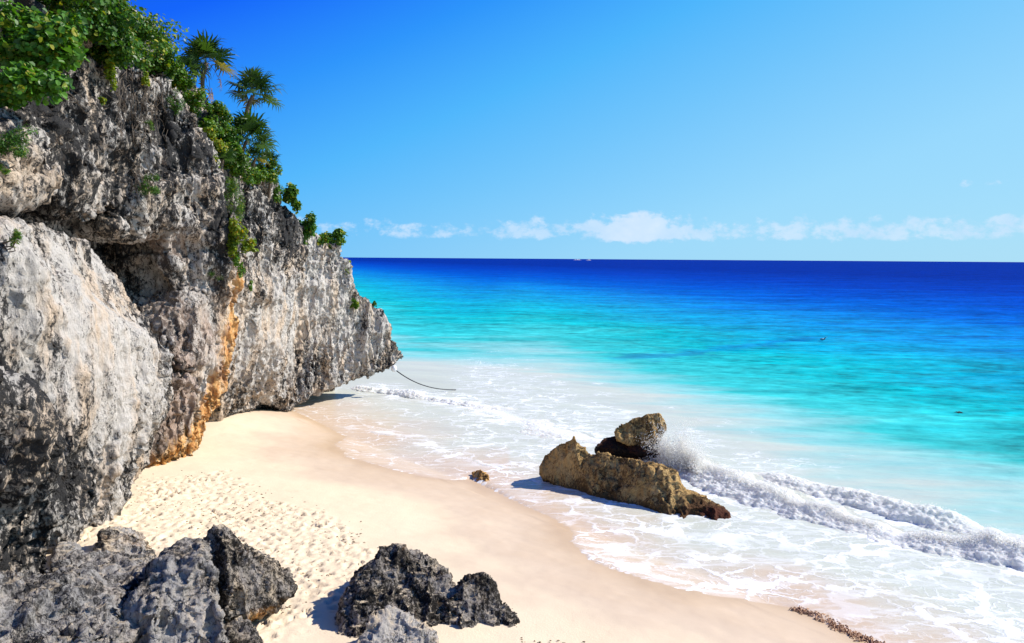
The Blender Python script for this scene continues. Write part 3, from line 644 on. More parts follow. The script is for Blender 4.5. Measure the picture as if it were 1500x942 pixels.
rock('black_boulder', 'large jagged black boulder dusted with sand at the bottom centre of the beach', 'boulder', [
  [(498, 905, 12.9), (510, 862, 13.4), (540, 822, 13.9), (560, 806, 14.1), (592, 804, 14.2), (625, 815, 14.3), (650, 838, 14.3), (668, 862, 14.0), (690, 930, 13.2), (600, 990, 12.3), (480, 1000, 11.9), (640, 960, 13.0), (560, 815, 15.2), (650, 850, 15.4), (520, 880, 15)],
  [(560, 806, 14.1), (592, 803, 14.2), (598, 830, 13.9), (555, 830, 13.8), (575, 810, 14.8)],
  [(510, 862, 13.4), (545, 850, 13.4), (560, 900, 12.9), (520, 960, 12.3), (490, 960, 12.4)],
  [(590, 850, 13.7), (630, 850, 13.9), (650, 900, 13.5), (640, 950, 13), (590, 940, 12.8)]],
  BLACK, seed=81, **FG)
rock('black_boulder', 'smaller knobbly black boulder with a stepped right end touching the large black boulder', 'boulder', [
  [(655, 880, 13.5), (682, 846, 13.9), (708, 842, 14.0), (726, 854, 14.0), (733, 890, 13.7), (730, 945, 13.2), (655, 950, 13.0), (700, 850, 14.8), (660, 885, 14.6), (730, 885, 14.6)],
  [(715, 898, 13.6), (736, 886, 13.8), (755, 908, 13.7), (762, 940, 13.3), (715, 945, 13.1), (748, 900, 14.4)]],
  BLACK, seed=83, voxel=.028, a=(.07, .09, .04), sc=(2, 4.2, 11))
rock('pale_rock', 'pale sand-crusted rock in front of the large black boulder at the bottom edge', 'rock', [
  [(545, 895, 12.1), (575, 885, 12.3), (600, 912, 12.3), (640, 932, 12.3), (655, 960, 12.0), (600, 1010, 11.4), (500, 1010, 11.2), (520, 935, 11.8), (585, 900, 13)]],
  PALE, seed=87, voxel=.028, a=(.08, .09, .04), sc=(2, 4, 11), attrs={'clean': lambda co: np.ones(len(co))*.5})
rock('low_rock', 'low broken brown rock half buried in sand between the leaning boulder and the black boulder', 'rock', [
  [(378, 908), (395, 893, 14.0), (412, 888, 14.2), (436, 902, 14.1), (440, 916), (410, 918), (384, 914)]],
  PALE, seed=89, voxel=.022, a=(.05, .07, .035), sc=(3, 6, 14), attrs={'crust_shade': lambda co: np.ones(len(co))*.45})

# ------------------------------------------------------------------ surf
def ridge(name, label, line_px, width, hfun, seed, res=.034, waterback=.9, roll=.5):
    L = np.array([atz(*p)[:2] for p in line_px]); seg = np.linalg.norm(np.diff(L, axis=0), axis=1); cum = np.r_[0, np.cumsum(seg)]
    n = int(cum[-1]/res); S = np.linspace(0, cum[-1], n); X = np.interp(S, cum, L[:, 0]); Y = np.interp(S, cum, L[:, 1])
    k = int(1.2/res); ker = np.hanning(2*k+1); ker /= ker.sum()
    X = np.convolve(np.pad(X, k, 'edge'), ker, 'valid'); Y = np.convolve(np.pad(Y, k, 'edge'), ker, 'valid')
    T = np.gradient(np.stack([X, Y], 1), axis=0); T /= np.linalg.norm(T, axis=1)[:, None]; N = np.stack([-T[:, 1], T[:, 0]], 1)   # seaward (left of the walk)
    m = int(width*1.25/res); U = np.linspace(-.24, 1.0, m)
    H = hfun(S/cum[-1]); sn = fbm(np.stack([S*.6, S*0, S*0+seed], 1), 4, seed); H = H*np.clip(.85+.8*sn, .25, 1.3); sh = .75*fbm(np.stack([S*.5, S*0+9, S*0], 1), 5, seed+3, .6)
    UU, SS = np.meshgrid(U, np.arange(n)); u = UU.ravel(); i = SS.ravel().astype(int)
    prof = np.where(u < .30, .62*sm(u, -.22, .02)+.38*sm(u, .02, .28), (1-sm(u, .28, 1.0))**.9)
    z = H[i]*prof
    adv = u*width*(.8+.3*sn[i])+sh[i]
    x = X[i]+N[i, 0]*adv; y = Y[i]+N[i, 1]*adv
    P = np.stack([x, y, z-.05], 1); fc = grid_faces(m, n)
    wb = sm(u, .45, .72)*waterback
    nn = vnormals(P, fc); nn = nn*np.sign(nn[:, 2:3]+1e-9)
    edge = sm(prof, 0, .35)*(1-.75*wb)*sm(H[i], .02, .25)
    P = P+nn*((.075*(1-np.abs(fbm(P*2.0, 4, seed+5))*2.6)*edge*np.minimum(1, H[i]*2.2)))[:, None]
    nn = vnormals(P, fc); P = P+nn*((.075*fbm(P*5.0, 4, seed+8, .7)+.045*(1-2.4*np.abs(fbm(P*7, 3, seed+12, .6)))+.016*fbm(P*24, 2, seed+20))*edge)[:, None]
    P[:, 2] -= .08*(1-sm(prof, 0, .1))
    o = mesh_np(name, P, fc, FOAM); set_attr(o.data, 'water', wb); tag(o, label, None, None, 'stuff')
    return P, u, i, H, fc
main_line = [(692, 597), (740, 618), (800, 638), (870, 652), (950, 676), (1010, 702), (1100, 738), (1200, 770), (1300, 797), (1400, 817), (1500, 833), (1660, 856)]
def hmain(s): return .10+.17*sm(s, .25, .55)+.05*sm(s, .6, .8)
PM, um, im, HM, _ = ridge('breaking_wave', 'main line of white foam breaking from behind the surf rock to the right edge', main_line, 2.9, hmain, 3)
left_line = [(500, 566), (560, 577), (630, 586), (690, 594), (760, 604)]
ridge('breaking_wave', 'low curling foam line running from under the cliff tip towards the surf rock', left_line, 1.5, lambda s: .20*np.sin(np.pi*np.clip(s*.9+.08, 0, 1))+.03, 13)
back_line = [(1050, 690), (1130, 710), (1230, 735), (1330, 765), (1430, 785), (1560, 805)]
PB, ub, ib, HB, _ = ridge('breaking_wave', 'second rolling line of foam just behind the main breaker on the right', back_line, 2.1, lambda s: .27*np.sin(np.pi*np.clip(s*.8+.05, 0, 1)), 23, waterback=.5)
ridge('small_wave', 'faint foam ridge in shallow water between the cliff and the surf rock', [(520, 628), (600, 642), (660, 664), (720, 682), (800, 690)], .9, lambda s: .07+0*s, 33)

def spheres(name, label, pts, rad, material):
    bm = bmesh.new(); bmesh.ops.create_icosphere(bm, subdivisions=1, radius=1); v = np.array([q.co[:] for q in bm.verts]); f = np.array([[q.index for q in t.verts] for t in bm.faces]); bm.free()
    V = (v[None]*rad[:, None, None]*rng.uniform(.7, 1.3, (len(pts), 1, 3))+pts[:, None]).reshape(-1, 3)
    Fc = (f[None]+np.arange(len(pts))[:, None, None]*len(v)).reshape(-1, 3)
    o = mesh_np(name, V, Fc, material); set_attr(o.data, 'water', np.zeros(len(V))); tag(o, label, None, None, 'stuff'); return o
# crumbling crest and drops along the main breaker
idx = np.where((um > .2) & (um < .36) & (HM[im] > .15))[0]; pick = rng.choice(idx, 16000); dz = rng.exponential(.07, 16000)
pp = PM[pick]+np.stack([rng.normal(0, .07, 16000), rng.normal(0, .07, 16000), dz], 1)
spheres('sea_spray', 'drops thrown up along the crest of the main breaker', pp, np.clip(.018*np.exp(-dz*6)*rng.uniform(.3, 1.3, 16000), .003, .024), FOAM)
pk2 = rng.choice(np.where((um > .05) & (um < .45) & (HM[im] > .12))[0], 9000); q2 = PM[pk2]+rng.normal(0, .035, (9000, 3))
spheres('surf_foam', 'billows of white foam tumbling on the front of the main breaker', q2, rng.uniform(.003, .013, 9000)*(.6+HM[im][pk2]*1.3), FOAM)
pk3 = rng.choice(np.where((ub > .24) & (ub < .45) & (HB[ib] > .06))[0], 2000); q3 = PB[pk3]+rng.normal(0, .05, (2000, 3))
spheres('surf_foam', 'bubbling white foam on the second line of surf behind the main breaker', q3, rng.uniform(.004, .014, 2000)*(.5+HB[ib][pk3]*1.3), FOAM)
# splash against the back of the rock
sp = atY(990, 690, 26.2); pts = []; rad = []
jets = [(random.gauss(0, .55), random.gauss(0, .3), random.gauss(.0, .22), random.uniform(.45, 1.0)) for _ in range(46)]
for k in range(42000):
    jx, jy, lean, ln = random.choice(jets); t = random.random()**1.25; ln2 = ln*(1.55*math.exp(-((jx+.3)/.75)**2)+.35)
    sp_ = .05+.14*t
    pts.append((sp[0]+.25+jx+lean*t*ln2+random.gauss(0, sp_), sp[1]+jy-jx*.45+random.gauss(0, sp_), -.05+t*ln2+random.gauss(0, .04)))
    rad.append(random.uniform(.004, .032)*(1-.7*t)*(1.0 if random.random() < .75 else .4))
spheres('sea_spray', 'white splash bursting up behind the right end of the surf rock', np.array(pts), np.array(rad), FOAM)
# white water far out on the reef
for k, (a, b, wd) in enumerate([(846, 380.9, 13), (862, 381.2, 8)]):
    p = atz(a, b, .2); P = []
    n = 40; U = np.linspace(-1, 1, n)
    hh = (np.clip(fbm(np.stack([U*5, U*0+k, U*0], 1), 4, 5)+.75, .1, 2))*(1-U**2)
    wdm = wd/F*p[1]*.5; V = []; 
    for t, side in ((-1, 0), (0, 1), (1, 0)):
        for u_, h_ in zip(U, hh): V.append((p[0]+u_*wdm, p[1]+t*wdm*.25, .05+h_*side*2.6*p[1]/3000))
    o = mesh_np('reef_breaker', V, grid_faces(n, 3), FOAM); set_attr(o.data, 'water', np.zeros(len(V)))
    tag(o, kind='stuff')

# ------------------------------------------------------------------ plants
def leaves_mesh(name, centers, normals, size, material, parent, shape='oval', aspect=.75, fold=.18, loc=(0, 0, 0)):
    n = len(centers); up_ = rng.normal(0, 1, (n, 3)); t = np.cross(normals, up_); t /= np.linalg.norm(t, axis=1)[:, None]+1e-9; b = np.cross(normals, t)
    if shape == 'oval': L = np.array([(-.5, 0), (-.28, .36), (.12, .42), (.5, 0), (.12, -.42), (-.28, -.36)])
    else: L = np.array([(-.5, 0), (-.1, .12), (.5, 0), (-.1, -.12)])
    k = len(L); sz = size*np.clip(rng.lognormal(-.12, .35, n), .35, 1.7)
    V = centers[:, None]+(t[:, None]*L[None, :, :1]+b[:, None]*L[None, :, 1:]*aspect/.75)*sz[:, None, None]+normals[:, None]*(np.abs(L[None, :, 1:])*fold*sz[:, None, None]*2)
    V = V.reshape(-1, 3)
    if k == 6:
        base = (np.arange(n)*6)[:, None]; Fc = np.concatenate([base+np.array([[0, 1, 2, 3]]), base+np.array([[0, 3, 4, 5]])], 0)
    else: Fc = (np.arange(n)*4)[:, None]+np.array([[0, 1, 2, 3]])
    o = mesh_np(name, V, Fc, material, parent=parent, smooth=False, loc=loc)
    set_attr(o.data, 'leafrnd', np.repeat(rng.random(n), k)); return o
def tube(path, r0, r1, k=6):
    P = np.asarray(path, float); n = len(P); V = []; T = np.gradient(P, axis=0); T /= np.linalg.norm(T, axis=1)[:, None]+1e-9
    for i in range(n):
        a = np.cross(T[i], (0.3, .2, 1)); a /= np.linalg.norm(a)+1e-9; b = np.cross(T[i], a); r = r0+(r1-r0)*i/(n-1)
        for j in range(k):
            th = 2*math.pi*j/k; V.append(P[i]+(a*math.cos(th)+b*math.sin(th))*r)
    Fc = [[i*k+j, i*k+(j+1) % k, (i+1)*k+(j+1) % k, (i+1)*k+j] for i in range(n-1) for j in range(k)]
    return V, Fc
def tubes_mesh(name, paths, material, parent=None, loc=(0, 0, 0)):
    V = []; Fc = []
    for path, r0, r1 in paths:
        v, f = tube(path, r0, r1); o = len(V); V += v; Fc += [[a+o for a in q] for q in f]
    return mesh_np(name, V, np.array(Fc), material, parent=parent, loc=loc)
def shrub(name, label, px, py, rx, ry, n, size, material, shape='oval', out=.35, depth=.8, Y=None, clumps=9, cat='shrub', group='shrubs rooted in the cliff', droop=0):
    if Y is None: p, nm = hit(px, py)
    else: p = Vector(atY(px, py, Y)); nm = Vector((.6, -.5, .4))
    c = np.array(p)+np.array(nm)*out*0.5+np.array([.25, -.25, 0])*out; sc = c[1]/F; RX, RZ = rx*sc, ry*sc
    root = empty(name, tuple(p)); ctr = []; nrm = []; stems = []
    for k in range(clumps):
        th = random.uniform(0, 2*math.pi); r = math.sqrt(random.random())*.78
        cc = c+np.array([RX*r*math.cos(th), random.uniform(-.5, .5)*depth*RX, RZ*r*math.sin(th)])
        cr = random.uniform(.28, .5); m = int(1.3*n/clumps*random.uniform(.6, 1.4))
        d = rng.normal(0, 1, (m, 3)); d /= np.linalg.norm(d, axis=1)[:, None]; rr = rng.uniform(.25, 1, m)**.5*(1+.25*rng.normal(0, 1, m).clip(-1, 1.6))
        pos = cc+d*rr[:, None]*np.array([RX*cr, RX*cr*depth, RZ*cr]); ctr.append(pos)
        nn = d*.7+rng.normal(0, .55, (m, 3))+np.array([.25, -.15, .7]); nrm.append(nn/np.linalg.norm(nn, axis=1)[:, None])
        b0 = np.array(p)-np.array(nm)*.1; mid = (b0+cc)/2+rng.normal(0, .08, 3)
        stems.append(([b0, b0*.5+mid*.5+rng.normal(0, .04, 3), mid, cc], .016, .005))
    leaves_mesh('foliage', np.vstack(ctr), np.vstack(nrm), size, material, root, shape, loc=tuple(p))
    tubes_mesh('stem', stems, TWIG, root, loc=tuple(p))
    tag(root, label, cat, group); return root

def fan(radius, nseg, petiole, droop, tilt, azi, roll, rnd):
    """one fan frond at the origin, petiole leaving along (azi, tilt)"""
    V = []; Fc = []; w0 = radius*.066
    V += [(0, -.012, 0), (0, .012, 0), (petiole, .008, 0), (petiole, -.008, 0)]; Fc.append([0, 1, 2, 3])
    for i in range(nseg):
        a = -2.35+4.7*i/(nseg-1)+random.gauss(0, .04); L = radius*(1-.22*abs(a)/2.35)*random.uniform(.7, 1.15); ca, sa = math.cos(a), math.sin(a)
        cup = .12*radius; z1 = cup*.8; z2 = cup*1.0-random.uniform(0, .12)*radius; z3 = -random.uniform(.0, .42)*radius*(.6+droop)
        pts = [(0, 0, 0), (.5*L, w0, z1*.6), (.5*L, -w0, z1*.6), (.8*L, w0*.55, z2*.4), (.8*L, -w0*.55, z2*.4), (L, 0, z3*.8)]
        o = len(V)
        for (u, v, z) in pts: V.append((petiole+u*ca-v*sa, u*sa+v*ca, z))
        Fc += [[o, o+1, o+2], [o+1, o+3, o+4, o+2], [o+3, o+5, o+4]]
    Mx = Matrix.Rotation(azi, 4, 'Z') @ Matrix.Rotation(-tilt, 4, 'Y') @ Matrix.Rotation(roll, 4, 'X')
    return [tuple(Mx @ Vector(v)) for v in V], Fc
def crown_mesh(name, nf, radius, petiole, material, parent, center, tmin=-.5, tmax=1.45, nseg=17, bend=0):
    V = []; Fc = []; rn = []
    for k in range(nf):
        tl = tmin+(tmax-tmin)*((k+.5)/nf); az_ = k*2.399963+random.uniform(-.3, .3)
        v, f = fan(radius*random.uniform(.85, 1.1), nseg, petiole*random.uniform(.8, 1.15), .6, tl, az_, random.gauss(0, .5), 0)
        o = len(V); V += [tuple(np.array(q)+np.array(center)) for q in v]; Fc += [[a+o for a in q] for q in f]
        r = min(1, max(0, random.gauss(.45, .22)-(.0 if tl > -.2 else -.35))); rn += [min(1, max(0, r+random.gauss(0, .05))) for _ in v]
    o = mesh_np(name, V, Fc, material, parent=parent, smooth=False); set_attr(o.data, 'leafrnd', rn); return o
def palm(label, base_px, top_px, Y, r_px, nf, dead=(), tall=True, group='fan palms on the cliff top', radius_k=.55, tmin=-.35):
    sc = Y/F; bp = atY(*base_px, Y); tp = atY(*top_px, Y); Rr = r_px*sc
    root = empty('fan_palm', tuple(bp)); rel = tp-bp
    path = [np.zeros(3)-np.array([0, 0, .3]), rel*.3+np.array([.05, 0, -.02])*Rr, rel*.65+np.array([-.04, 0, .0])*Rr, rel]
    if tall:
        pts = []
        for i in range(15):
            t = i/14; k = min(2, int(t*3)); u = t*3-k; pts.append(path[k]*(1-u)+path[k+1]*u+rng.normal(0, .006, 3))
        tubes_mesh('trunk', [(pts, .06, .075)], BARK, root)
    else: tubes_mesh('trunk', [([np.zeros(3)-np.array([0, 0, .25]), rel*.5, rel], .06, .05)], BARK, root)
    crown_mesh('crown', nf, Rr*radius_k, Rr*(1-radius_k), L_PALM, root, rel, tmin=tmin)
    for (dx, dy, s) in dead:
        dp = rel+np.array([dx*sc, -.05, -dy*sc]); v, f = fan(Rr*.42*s, 12, .02, 1.0, -1.35, random.uniform(-.5, .5), random.uniform(-.3, .3), 0)
        v = [tuple(np.array(q)*np.array([.55, .55, 1])+dp) for q in v]
        pv, pf = tube([rel+np.array([dx*sc*.15, 0, 0]), rel*.5+dp*.5+np.array([dx*sc*.12, 0, .04]), dp], .010, .006, 5); o = len(v)
        d = mesh_np('dead_frond', v+[tuple(q) for q in pv], f+[[a+o for a in q] for q in pf], L_DEAD, parent=root, smooth=False); set_attr(d.data, 'leafrnd', rng.random(len(d.data.vertices)))
    tag(root, label, 'palm', group); return root

palm('tallest fan palm with slim bare trunk and hanging dead fronds, high on the skyline', (292, 168), (302, 92), 27.5, 48, 20, dead=[(-18, 20, 1.2), (-30, 22, 1.2), (20, 26, .9), (6, 44, 1.1), (-6, 30, 1)])
palm('fan palm with a leaning trunk alone against the sky, right of the tallest palm', (352, 188), (371, 140), 28.8, 47, 20, dead=[(-8, 18, 1.0), (2, 34, 1.0)])
palm('wide low fan palm spreading below the leaning palm', (352, 228), (362, 205), 28.4, 48, 22, tall=False, tmin=-.3)
palm('small yellowish fan palm on the rock face just above the creeping green strip', (322, 262), (326, 232), 26.2, 24, 16, tall=True, dead=[(-2, 22, .8)], tmin=-.3)
palm('low fan palm at the cliff edge against the sky below the wide palm', (385, 262), (392, 240), 30.2, 25, 16, tall=False, tmin=-.2)
palm('dark low fan palm tucked left of the tallest palm', (266, 122), (272, 104), 26.6, 28, 16, dead=[(8, 18, 1), (-8, 20, 1)], tall=False, tmin=-.3)
palm('small bright fan palm between the wide palm and the yellowish palm', (290, 222), (288, 208), 25.6, 20, 14, tall=False, tmin=-.2)
palm('small fan palm at the lower end of the cliff top, above the grey rock shoulder', (394, 280), (396, 268), 30.8, 17, 12, tall=False, tmin=-.2)
palm('spiky fan palm half hidden in shrubs on the upper left skyline', (232, 78), (234, 64), 26, 22, 14, tall=False, tmin=-.2)
palm('fan palm hanging just under the wide low palm', (370, 245), (374, 232), 28.6, 24, 14, tall=False, tmin=-.4)

B = 'broad_leaved_shrub'
shrub(B, 'bright green shrub with large round leaves in the top left corner', 45, 62, 75, 50, 3000, .125, L_BROAD, Y=16.2, clumps=14)
shrub(B, 'large-leaved green shrub hanging over the dark rock at the left edge', 25, 128, 55, 42, 1700, .12, L_BROAD, Y=15.6, clumps=11)
shrub('dense_shrub', 'dense dark shrub with mid-sized leaves along the top left of the skyline', 125, 32, 75, 45, 3400, .10, L_DARK, Y=19.8, clumps=18, out=.6)
shrub('dense_shrub', 'dark leafy shrub at the very top edge of the picture', 75, -5, 80, 30, 1800, .10, L_DARK, Y=18, clumps=12)
shrub('dense_shrub', 'fresh green shrub on the skyline sloping down towards the palms', 195, 72, 58, 38, 2800, .085, L_MID, Y=22.6, clumps=16, out=.5)
shrub('dense_shrub', 'twiggy green shrub filling the edge left of the tallest palm', 225, 92, 34, 24, 1400, .08, L_MID, Y=24.2, clumps=10)
shrub('hanging_shrub', 'small yellow-green plant hanging down the top of the dark rock', 151, 108, 13, 26, 500, .06, L_YEL, clumps=7)
shrub('hanging_shrub', 'short yellow-green plant beside the pale knob on the upper rock', 212, 115, 12, 12, 240, .06, L_YEL, clumps=5)
shrub('hanging_shrub', 'tiny yellow tuft on the dark upper rock face', 154, 153, 10, 8, 160, .05, L_YEL, clumps=4)
shrub('feathery_shrub', 'soft green bush on the overhanging boulder at the left edge', 18, 212, 30, 24, 1500, .075, L_DARK, 'narrow', clumps=10)
shrub('feathery_shrub', 'small green tuft at the left edge just under the soft bush', 8, 248, 10, 8, 250, .06, L_MID, 'narrow', clumps=4)
shrub('feathery_shrub', 'dark feathery tuft hanging in the hollow of the upper rock face', 218, 275, 22, 16, 900, .075, L_DARK, 'narrow', clumps=8)
shrub('feathery_shrub', 'small green tuft at the left edge beside the white wall', 8, 362, 12, 20, 350, .06, L_MID, 'narrow', clumps=5)
shrub('feathery_shrub', 'round dark green tuft under the brown hollow of the cliff', 314, 402, 11, 9, 320, .05, L_DARK, 'narrow', clumps=5)
shrub('feathery_shrub', 'round green bush on the rock edge below the dark low palm', 248, 148, 15, 19, 900, .07, L_DARK, 'narrow', clumps=8)
shrub('feathery_shrub', 'little green tuft on the rock between the vines', 211, 180, 8, 9, 200, .05, L_MID, 'narrow', clumps=4)
shrub('dense_shrub', 'green shrub with fine leaves at the foot of the tallest palm', 277, 155, 24, 24, 1500, .07, L_MID, clumps=12, Y=25.6)
shrub('dense_shrub', 'mixed green shrub between the two standing palms', 315, 178, 24, 24, 1400, .075, L_MID, clumps=12, Y=27.2)
shrub('dense_shrub', 'yellow-flecked shrub left of the wide low palm', 305, 212, 26, 20, 1200, .07, L_YEL, clumps=11, Y=26)
shrub('dense_shrub', 'olive shrub right above the grey rock shoulder', 352, 252, 20, 16, 800, .07, L_MID, clumps=8, Y=28)
shrub('dense_shrub', 'green shrub under the edge palm against the sky', 375, 268, 22, 16, 900, .07, L_MID, clumps=9, Y=29.4)
shrub('creeping_shrub', 'upper part of the green strip creeping down the rock face', 332, 292, 20, 34, 1900, .07, L_MID, 'narrow', clumps=13)
shrub('creeping_shrub', 'yellow and green leafy patch lower in the creeping strip', 345, 345, 19, 30, 1000, .085, L_YEL, clumps=11)
shrub('creeping_shrub', 'orange-tinged leafy sprig at the right side of the creeping strip', 362, 360, 13, 9, 220, .085, L_YEL, clumps=5)
shrub('creeping_shrub', 'narrow green tail at the lower end of the creeping strip', 337, 388, 9, 22, 420, .065, L_MID, clumps=6)
shrub('creeping_shrub', 'small green spray above the tan streak', 362, 424, 6, 10, 100, .06, L_MID, clumps=3)
shrub('sea_grape', 'upright sea grape bush standing highest on the headland ridge', 420, 296, 15, 20, 900, .12, L_MID, clumps=8, Y=33.4)
shrub('sea_grape', 'green sea grape bush halfway down the headland ridge', 442, 336, 17, 24, 1300, .11, L_BROAD, clumps=9, Y=35)
shrub('sea_grape', 'rounded sea grape bush leaning out over the horizon', 480, 350, 20, 16, 1000, .12, L_MID, clumps=9, Y=36.8)
shrub('sea_grape', 'small sea grape bush on the ridge between the two larger bushes', 463, 352, 14, 11, 500, .11, L_MID, clumps=5, Y=36)
shrub('sea_grape', 'sprawling sea grape sprig against the turquoise water', 499, 400, 13, 22, 480, .12, L_YEL, clumps=7, Y=37.8)
shrub('sea_grape', 'lowest small green plant on the headland near the tip', 515, 450, 10, 13, 300, .10, L_MID, clumps=5, Y=38.4)
shrub('sea_grape', 'tiny green tuft on the sloping ridge beside the tip', 541, 448, 6, 7, 90, .09, L_MID, clumps=3, Y=39.6)

for (a, b, rx_, ry_, yy, mt, lb) in [
  (258, 122, 20, 16, 25.2, L_MID, 'green shrub on the ledge just left of the tall palm trunk'),
  (238, 104, 26, 16, 24.4, L_DARK, 'dark shrub behind the low palm on the upper cliff edge'),
  (300, 196, 22, 16, 26.2, L_MID, 'light green shrub directly under the tall palm trunk'),
  (330, 205, 20, 18, 27.6, L_DARK, 'dark shrub at the base of the leaning palm'),
  (338, 232, 20, 20, 27.2, L_MID, 'leafy shrub between the wide low palm and the yellowish palm'),
  (300, 242, 14, 18, 25.6, L_YEL, 'yellow-green shrub on the rock left of the yellowish palm'),
  (388, 252, 18, 18, 30.2, L_MID, 'green shrub wedged behind the edge palm'),
  (402, 284, 14, 12, 31.8, L_MID, 'last small shrub where the cliff top meets the headland ridge'),
  (172, 26, 34, 30, 24.0, L_DARK, 'dark shrub on the skyline at the very top above the long green slope'),
  (150, 66, 50, 34, 20.6, L_DARK, 'dark shrub mass above the rounded rock knob of the upper cliff'),
  (90, 70, 34, 30, 18.2, L_MID, 'medium green shrub right of the large-leaved shrub')]:
    shrub('dense_shrub', lb, a, b, rx_, ry_, int(3.2*rx_*ry_+200), .08, mt, clumps=12, Y=yy, out=.3)
# dry hanging vines and roots
def vines(label, x0, x1, y0, y1, n, drift):
    root = None; paths = []
    for k in range(n):
        px = random.uniform(x0, x1); py = random.uniform(y0, y0+(y1-y0)*.35); e = random.uniform(.4, 1)*(y1-y0); pts = []
        for j in range(9):
            t = j/8; p, nm = hit(px+drift*t+random.gauss(0, 2.5), min(y1, py+e*t)); pts.append(np.array(p)+np.array(nm)*.05+np.array([.07, -.07, 0]))
        ys_ = [q[1] for q in pts]
        if max(ys_)-min(ys_) > 1.6: continue
        paths.append((pts, random.uniform(.005, .010), .003))
    o = tubes_mesh('hanging_vines', paths, TWIG); tag(o, label, 'vines'); return o
vines('tangle of dry brown vines hanging over the upper rock face', 165, 240, 100, 215, 46, 8)
vines('dry root strands hanging above the brown hollow', 180, 215, 225, 310, 18, 22)
vines('thin pale stems trailing across the dark rock at the upper left', 60, 130, 118, 170, 12, 60)

# ------------------------------------------------------------------ rope, bird, debris
bp = atY(577, 540, 40.3); root = empty('mooring_rope', tuple(bp)); e = atz(668, 571, .02)
pth = []
for j in range(26):
    t = j/25; px = 577+(668-577)*t; py = 540+31*(1-(1-t)**2.4); yy = bp[1]+(e[1]-bp[1])*t
    p = atY(px, py, yy); pth.append(p-bp)
m_rope = plain('dark_rope', (.03, .03, .035)); m_white = plain('white_float', (.75, .75, .75), .5, .08)
tubes_mesh('rope', [(pth, .030, .022)], m_rope, root)
bm = bmesh.new(); bmesh.ops.create_uvsphere(bm, u_segments=20, v_segments=14, radius=.15)
for v in bm.verts: v.co.z *= 1.15; v.co += Vector(v.co.normalized())*.01*math.sin(v.co.z*60)
me = bpy.data.meshes.new('float'); bm.to_mesh(me); bm.free(); me.materials.append(m_white); fo = bpy.data.objects.new('float', me); C.objects.link(fo); fo.parent = root
for p_ in me.polygons: p_.use_smooth = True
tag(root, 'dark rope with a small white float hanging from the cliff tip into the surf', 'rope')
# short strand from the float up to the rock tip
tp, _n = hit(572, 530, 40.6); tubes_mesh('tie_line', [([np.zeros(3), (np.array(tp)-bp)*.5+np.array([0, 0, -.03]), np.array(tp)-bp], .014, .014)], m_rope, root)

def skin(name, verts, edges, radii, material, parent, lv=2):
    me = bpy.data.meshes.new(name); me.from_pydata(verts, edges, []); o = bpy.data.objects.new(name, me); C.objects.link(o)
    o.modifiers.new('s', 'SKIN'); sl = me.skin_vertices[0].data if me.skin_vertices else None
    if sl is None: me.skin_vertices.new(); sl = me.skin_vertices[0].data
    for s_, r_ in zip(sl, radii): s_.radius = (r_[0], r_[1]) if isinstance(r_, tuple) else (r_, r_)
    sl[0].use_root = True
    sb = o.modifiers.new('b', 'SUBSURF'); sb.levels = lv; sb.render_levels = lv
    dg = bpy.context.evaluated_depsgraph_get(); nm = bpy.data.meshes.new_from_object(o.evaluated_get(dg)); bpy.data.objects.remove(o)
    for p_ in nm.polygons: p_.use_smooth = True
    nm.materials.clear(); nm.materials.append(material); q = bpy.data.objects.new(name, nm); C.objects.link(q); q.parent = parent; return q
g = atz(1205, 499, 0); bird = empty('seabird', (g[0], g[1], .05))
skin('body', [(-.22, 0, .05), (-.08, 0, .07), (.08, 0, .07), (.18, 0, .12), (.21, 0, .22), (.25, 0, .27)], [(0, 1), (1, 2), (2, 3), (3, 4), (4, 5)], [.03, .09, .10, .06, .035, .045], plain('grey_feathers', (.10, .10, .10)), bird)
skin('beak', [(.27, 0, .27), (.33, 0, .255), (.40, 0, .23)], [(0, 1), (1, 2)], [.02, .014, .006], plain('bill', (.35, .25, .10)), bird)
for s_ in (-1, 1): skin('wing', [(.08, s_*.07, .12), (-.05, s_*.09, .12), (-.22, s_*.05, .09)], [(0, 1), (1, 2)], [(.03, .05), (.03, .055), (.015, .02)], m_white if s_ < 0 else bpy.data.materials['grey_feathers'], bird)
tag(bird, 'small grey and white seabird floating on the blue water beside the dark patch', 'bird')

g = atz(1404, 606, 0); V = []; paths = []
for k in range(14):
    a = random.uniform(0, 6.28); l = random.uniform(.08, .22); paths.append(([(0, 0, 0), (l*.5*math.cos(a), l*.5*math.sin(a)*.6, .04+random.uniform(0, .04)), (l*math.cos(a), l*math.sin(a)*.6, .0)], .018, .006))
o = tubes_mesh('seaweed_clump', paths, plain('brown_weed', (.05, .03, .015))); o.location = (g[0], g[1], .03)
tag(o, 'tiny dark clump of seaweed floating on the turquoise water near the right edge', 'seaweed')

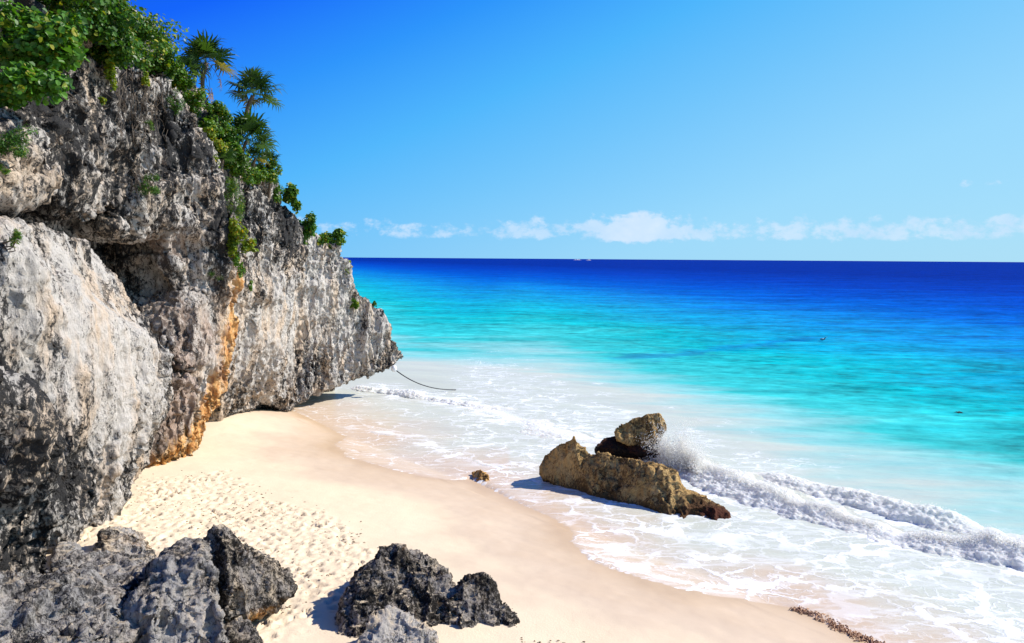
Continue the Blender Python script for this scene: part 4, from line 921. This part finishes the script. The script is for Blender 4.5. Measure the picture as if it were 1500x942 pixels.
# dry weed and bits of shell scattered over the sand
SP = BVHTree.FromPolygons([v.co for v in sand.data.vertices], [tuple(p.vertices) for p in sand.data.polygons]) if False else None
def scatter(name, label, regions, material, smin, smax):
    V = []; Fc = []; 
    for (x0, y0, x1, y1, n, jit) in regions:
        for k in range(n):
            t = random.random(); p = ground(x0+(x1-x0)*t+random.gauss(0, jit), y0+(y1-y0)*t+random.gauss(0, jit*.5), 5)
            s_ = random.uniform(smin, smax); a = random.uniform(0, 6.28); m = random.randint(4, 6); o = len(V)
            for j in range(m):
                b = a+2*math.pi*j/m; V.append((p[0]+s_*math.cos(b)*random.uniform(.5, 1.3), p[1]+s_*math.sin(b)*random.uniform(.3, .9), p[2]+.0+random.uniform(-.005, .01)))
            V.append((p[0], p[1], p[2]+s_*.45)); 
            for j in range(m): Fc.append([o+j, o+(j+1) % m, o+m])
    o = mesh_np(name, V, Fc, material, smooth=False); tag(o, label, None, None, 'stuff')
m_deb = plain('dry_weed', (.13, .075, .035), .9, .5, 30)
scatter('beach_debris', 'dry brown weed and shell bits scattered over the footprints', [(215, 705, 330, 690, 40, 8), (330, 720, 520, 800, 260, 26), (210, 730, 480, 860, 420, 45), (200, 720, 400, 760, 160, 35), (150, 740, 200, 720, 22, 6), (380, 895, 470, 885, 60, 9), (760, 939, 1000, 960, 60, 8)], m_deb, .012, .038)
# rusty weed line at the lower right swash edge
V = []; paths = []
LW = [(1165, 893), (1200, 903), (1225, 918), (1250, 930), (1285, 945), (1310, 958)]
for k in range(330):
    t = random.random()*(len(LW)-1); i = int(t); u = t-i; px = LW[i][0]*(1-u)+LW[i+1][0]*u+random.gauss(0, 5); py = LW[i][1]*(1-u)+LW[i+1][1]*u+random.gauss(0, 1.2)
    p = ground(px, py, 5); a = random.uniform(0, 6.28); l = random.uniform(.02, .07)
    paths.append(([p+np.array([-l*math.cos(a), -l*math.sin(a), .01]), p+np.array([0, 0, random.uniform(.03, .07)]), p+np.array([l*math.cos(a), l*math.sin(a), .01])], .014, .008))
o = tubes_mesh('washed_up_seaweed', paths, plain('rusty_weed', (.40, .23, .13), .7, .5, 20)); tag(o, 'line of rusty brown seaweed left along the foam edge at the bottom right', None, None, 'stuff')
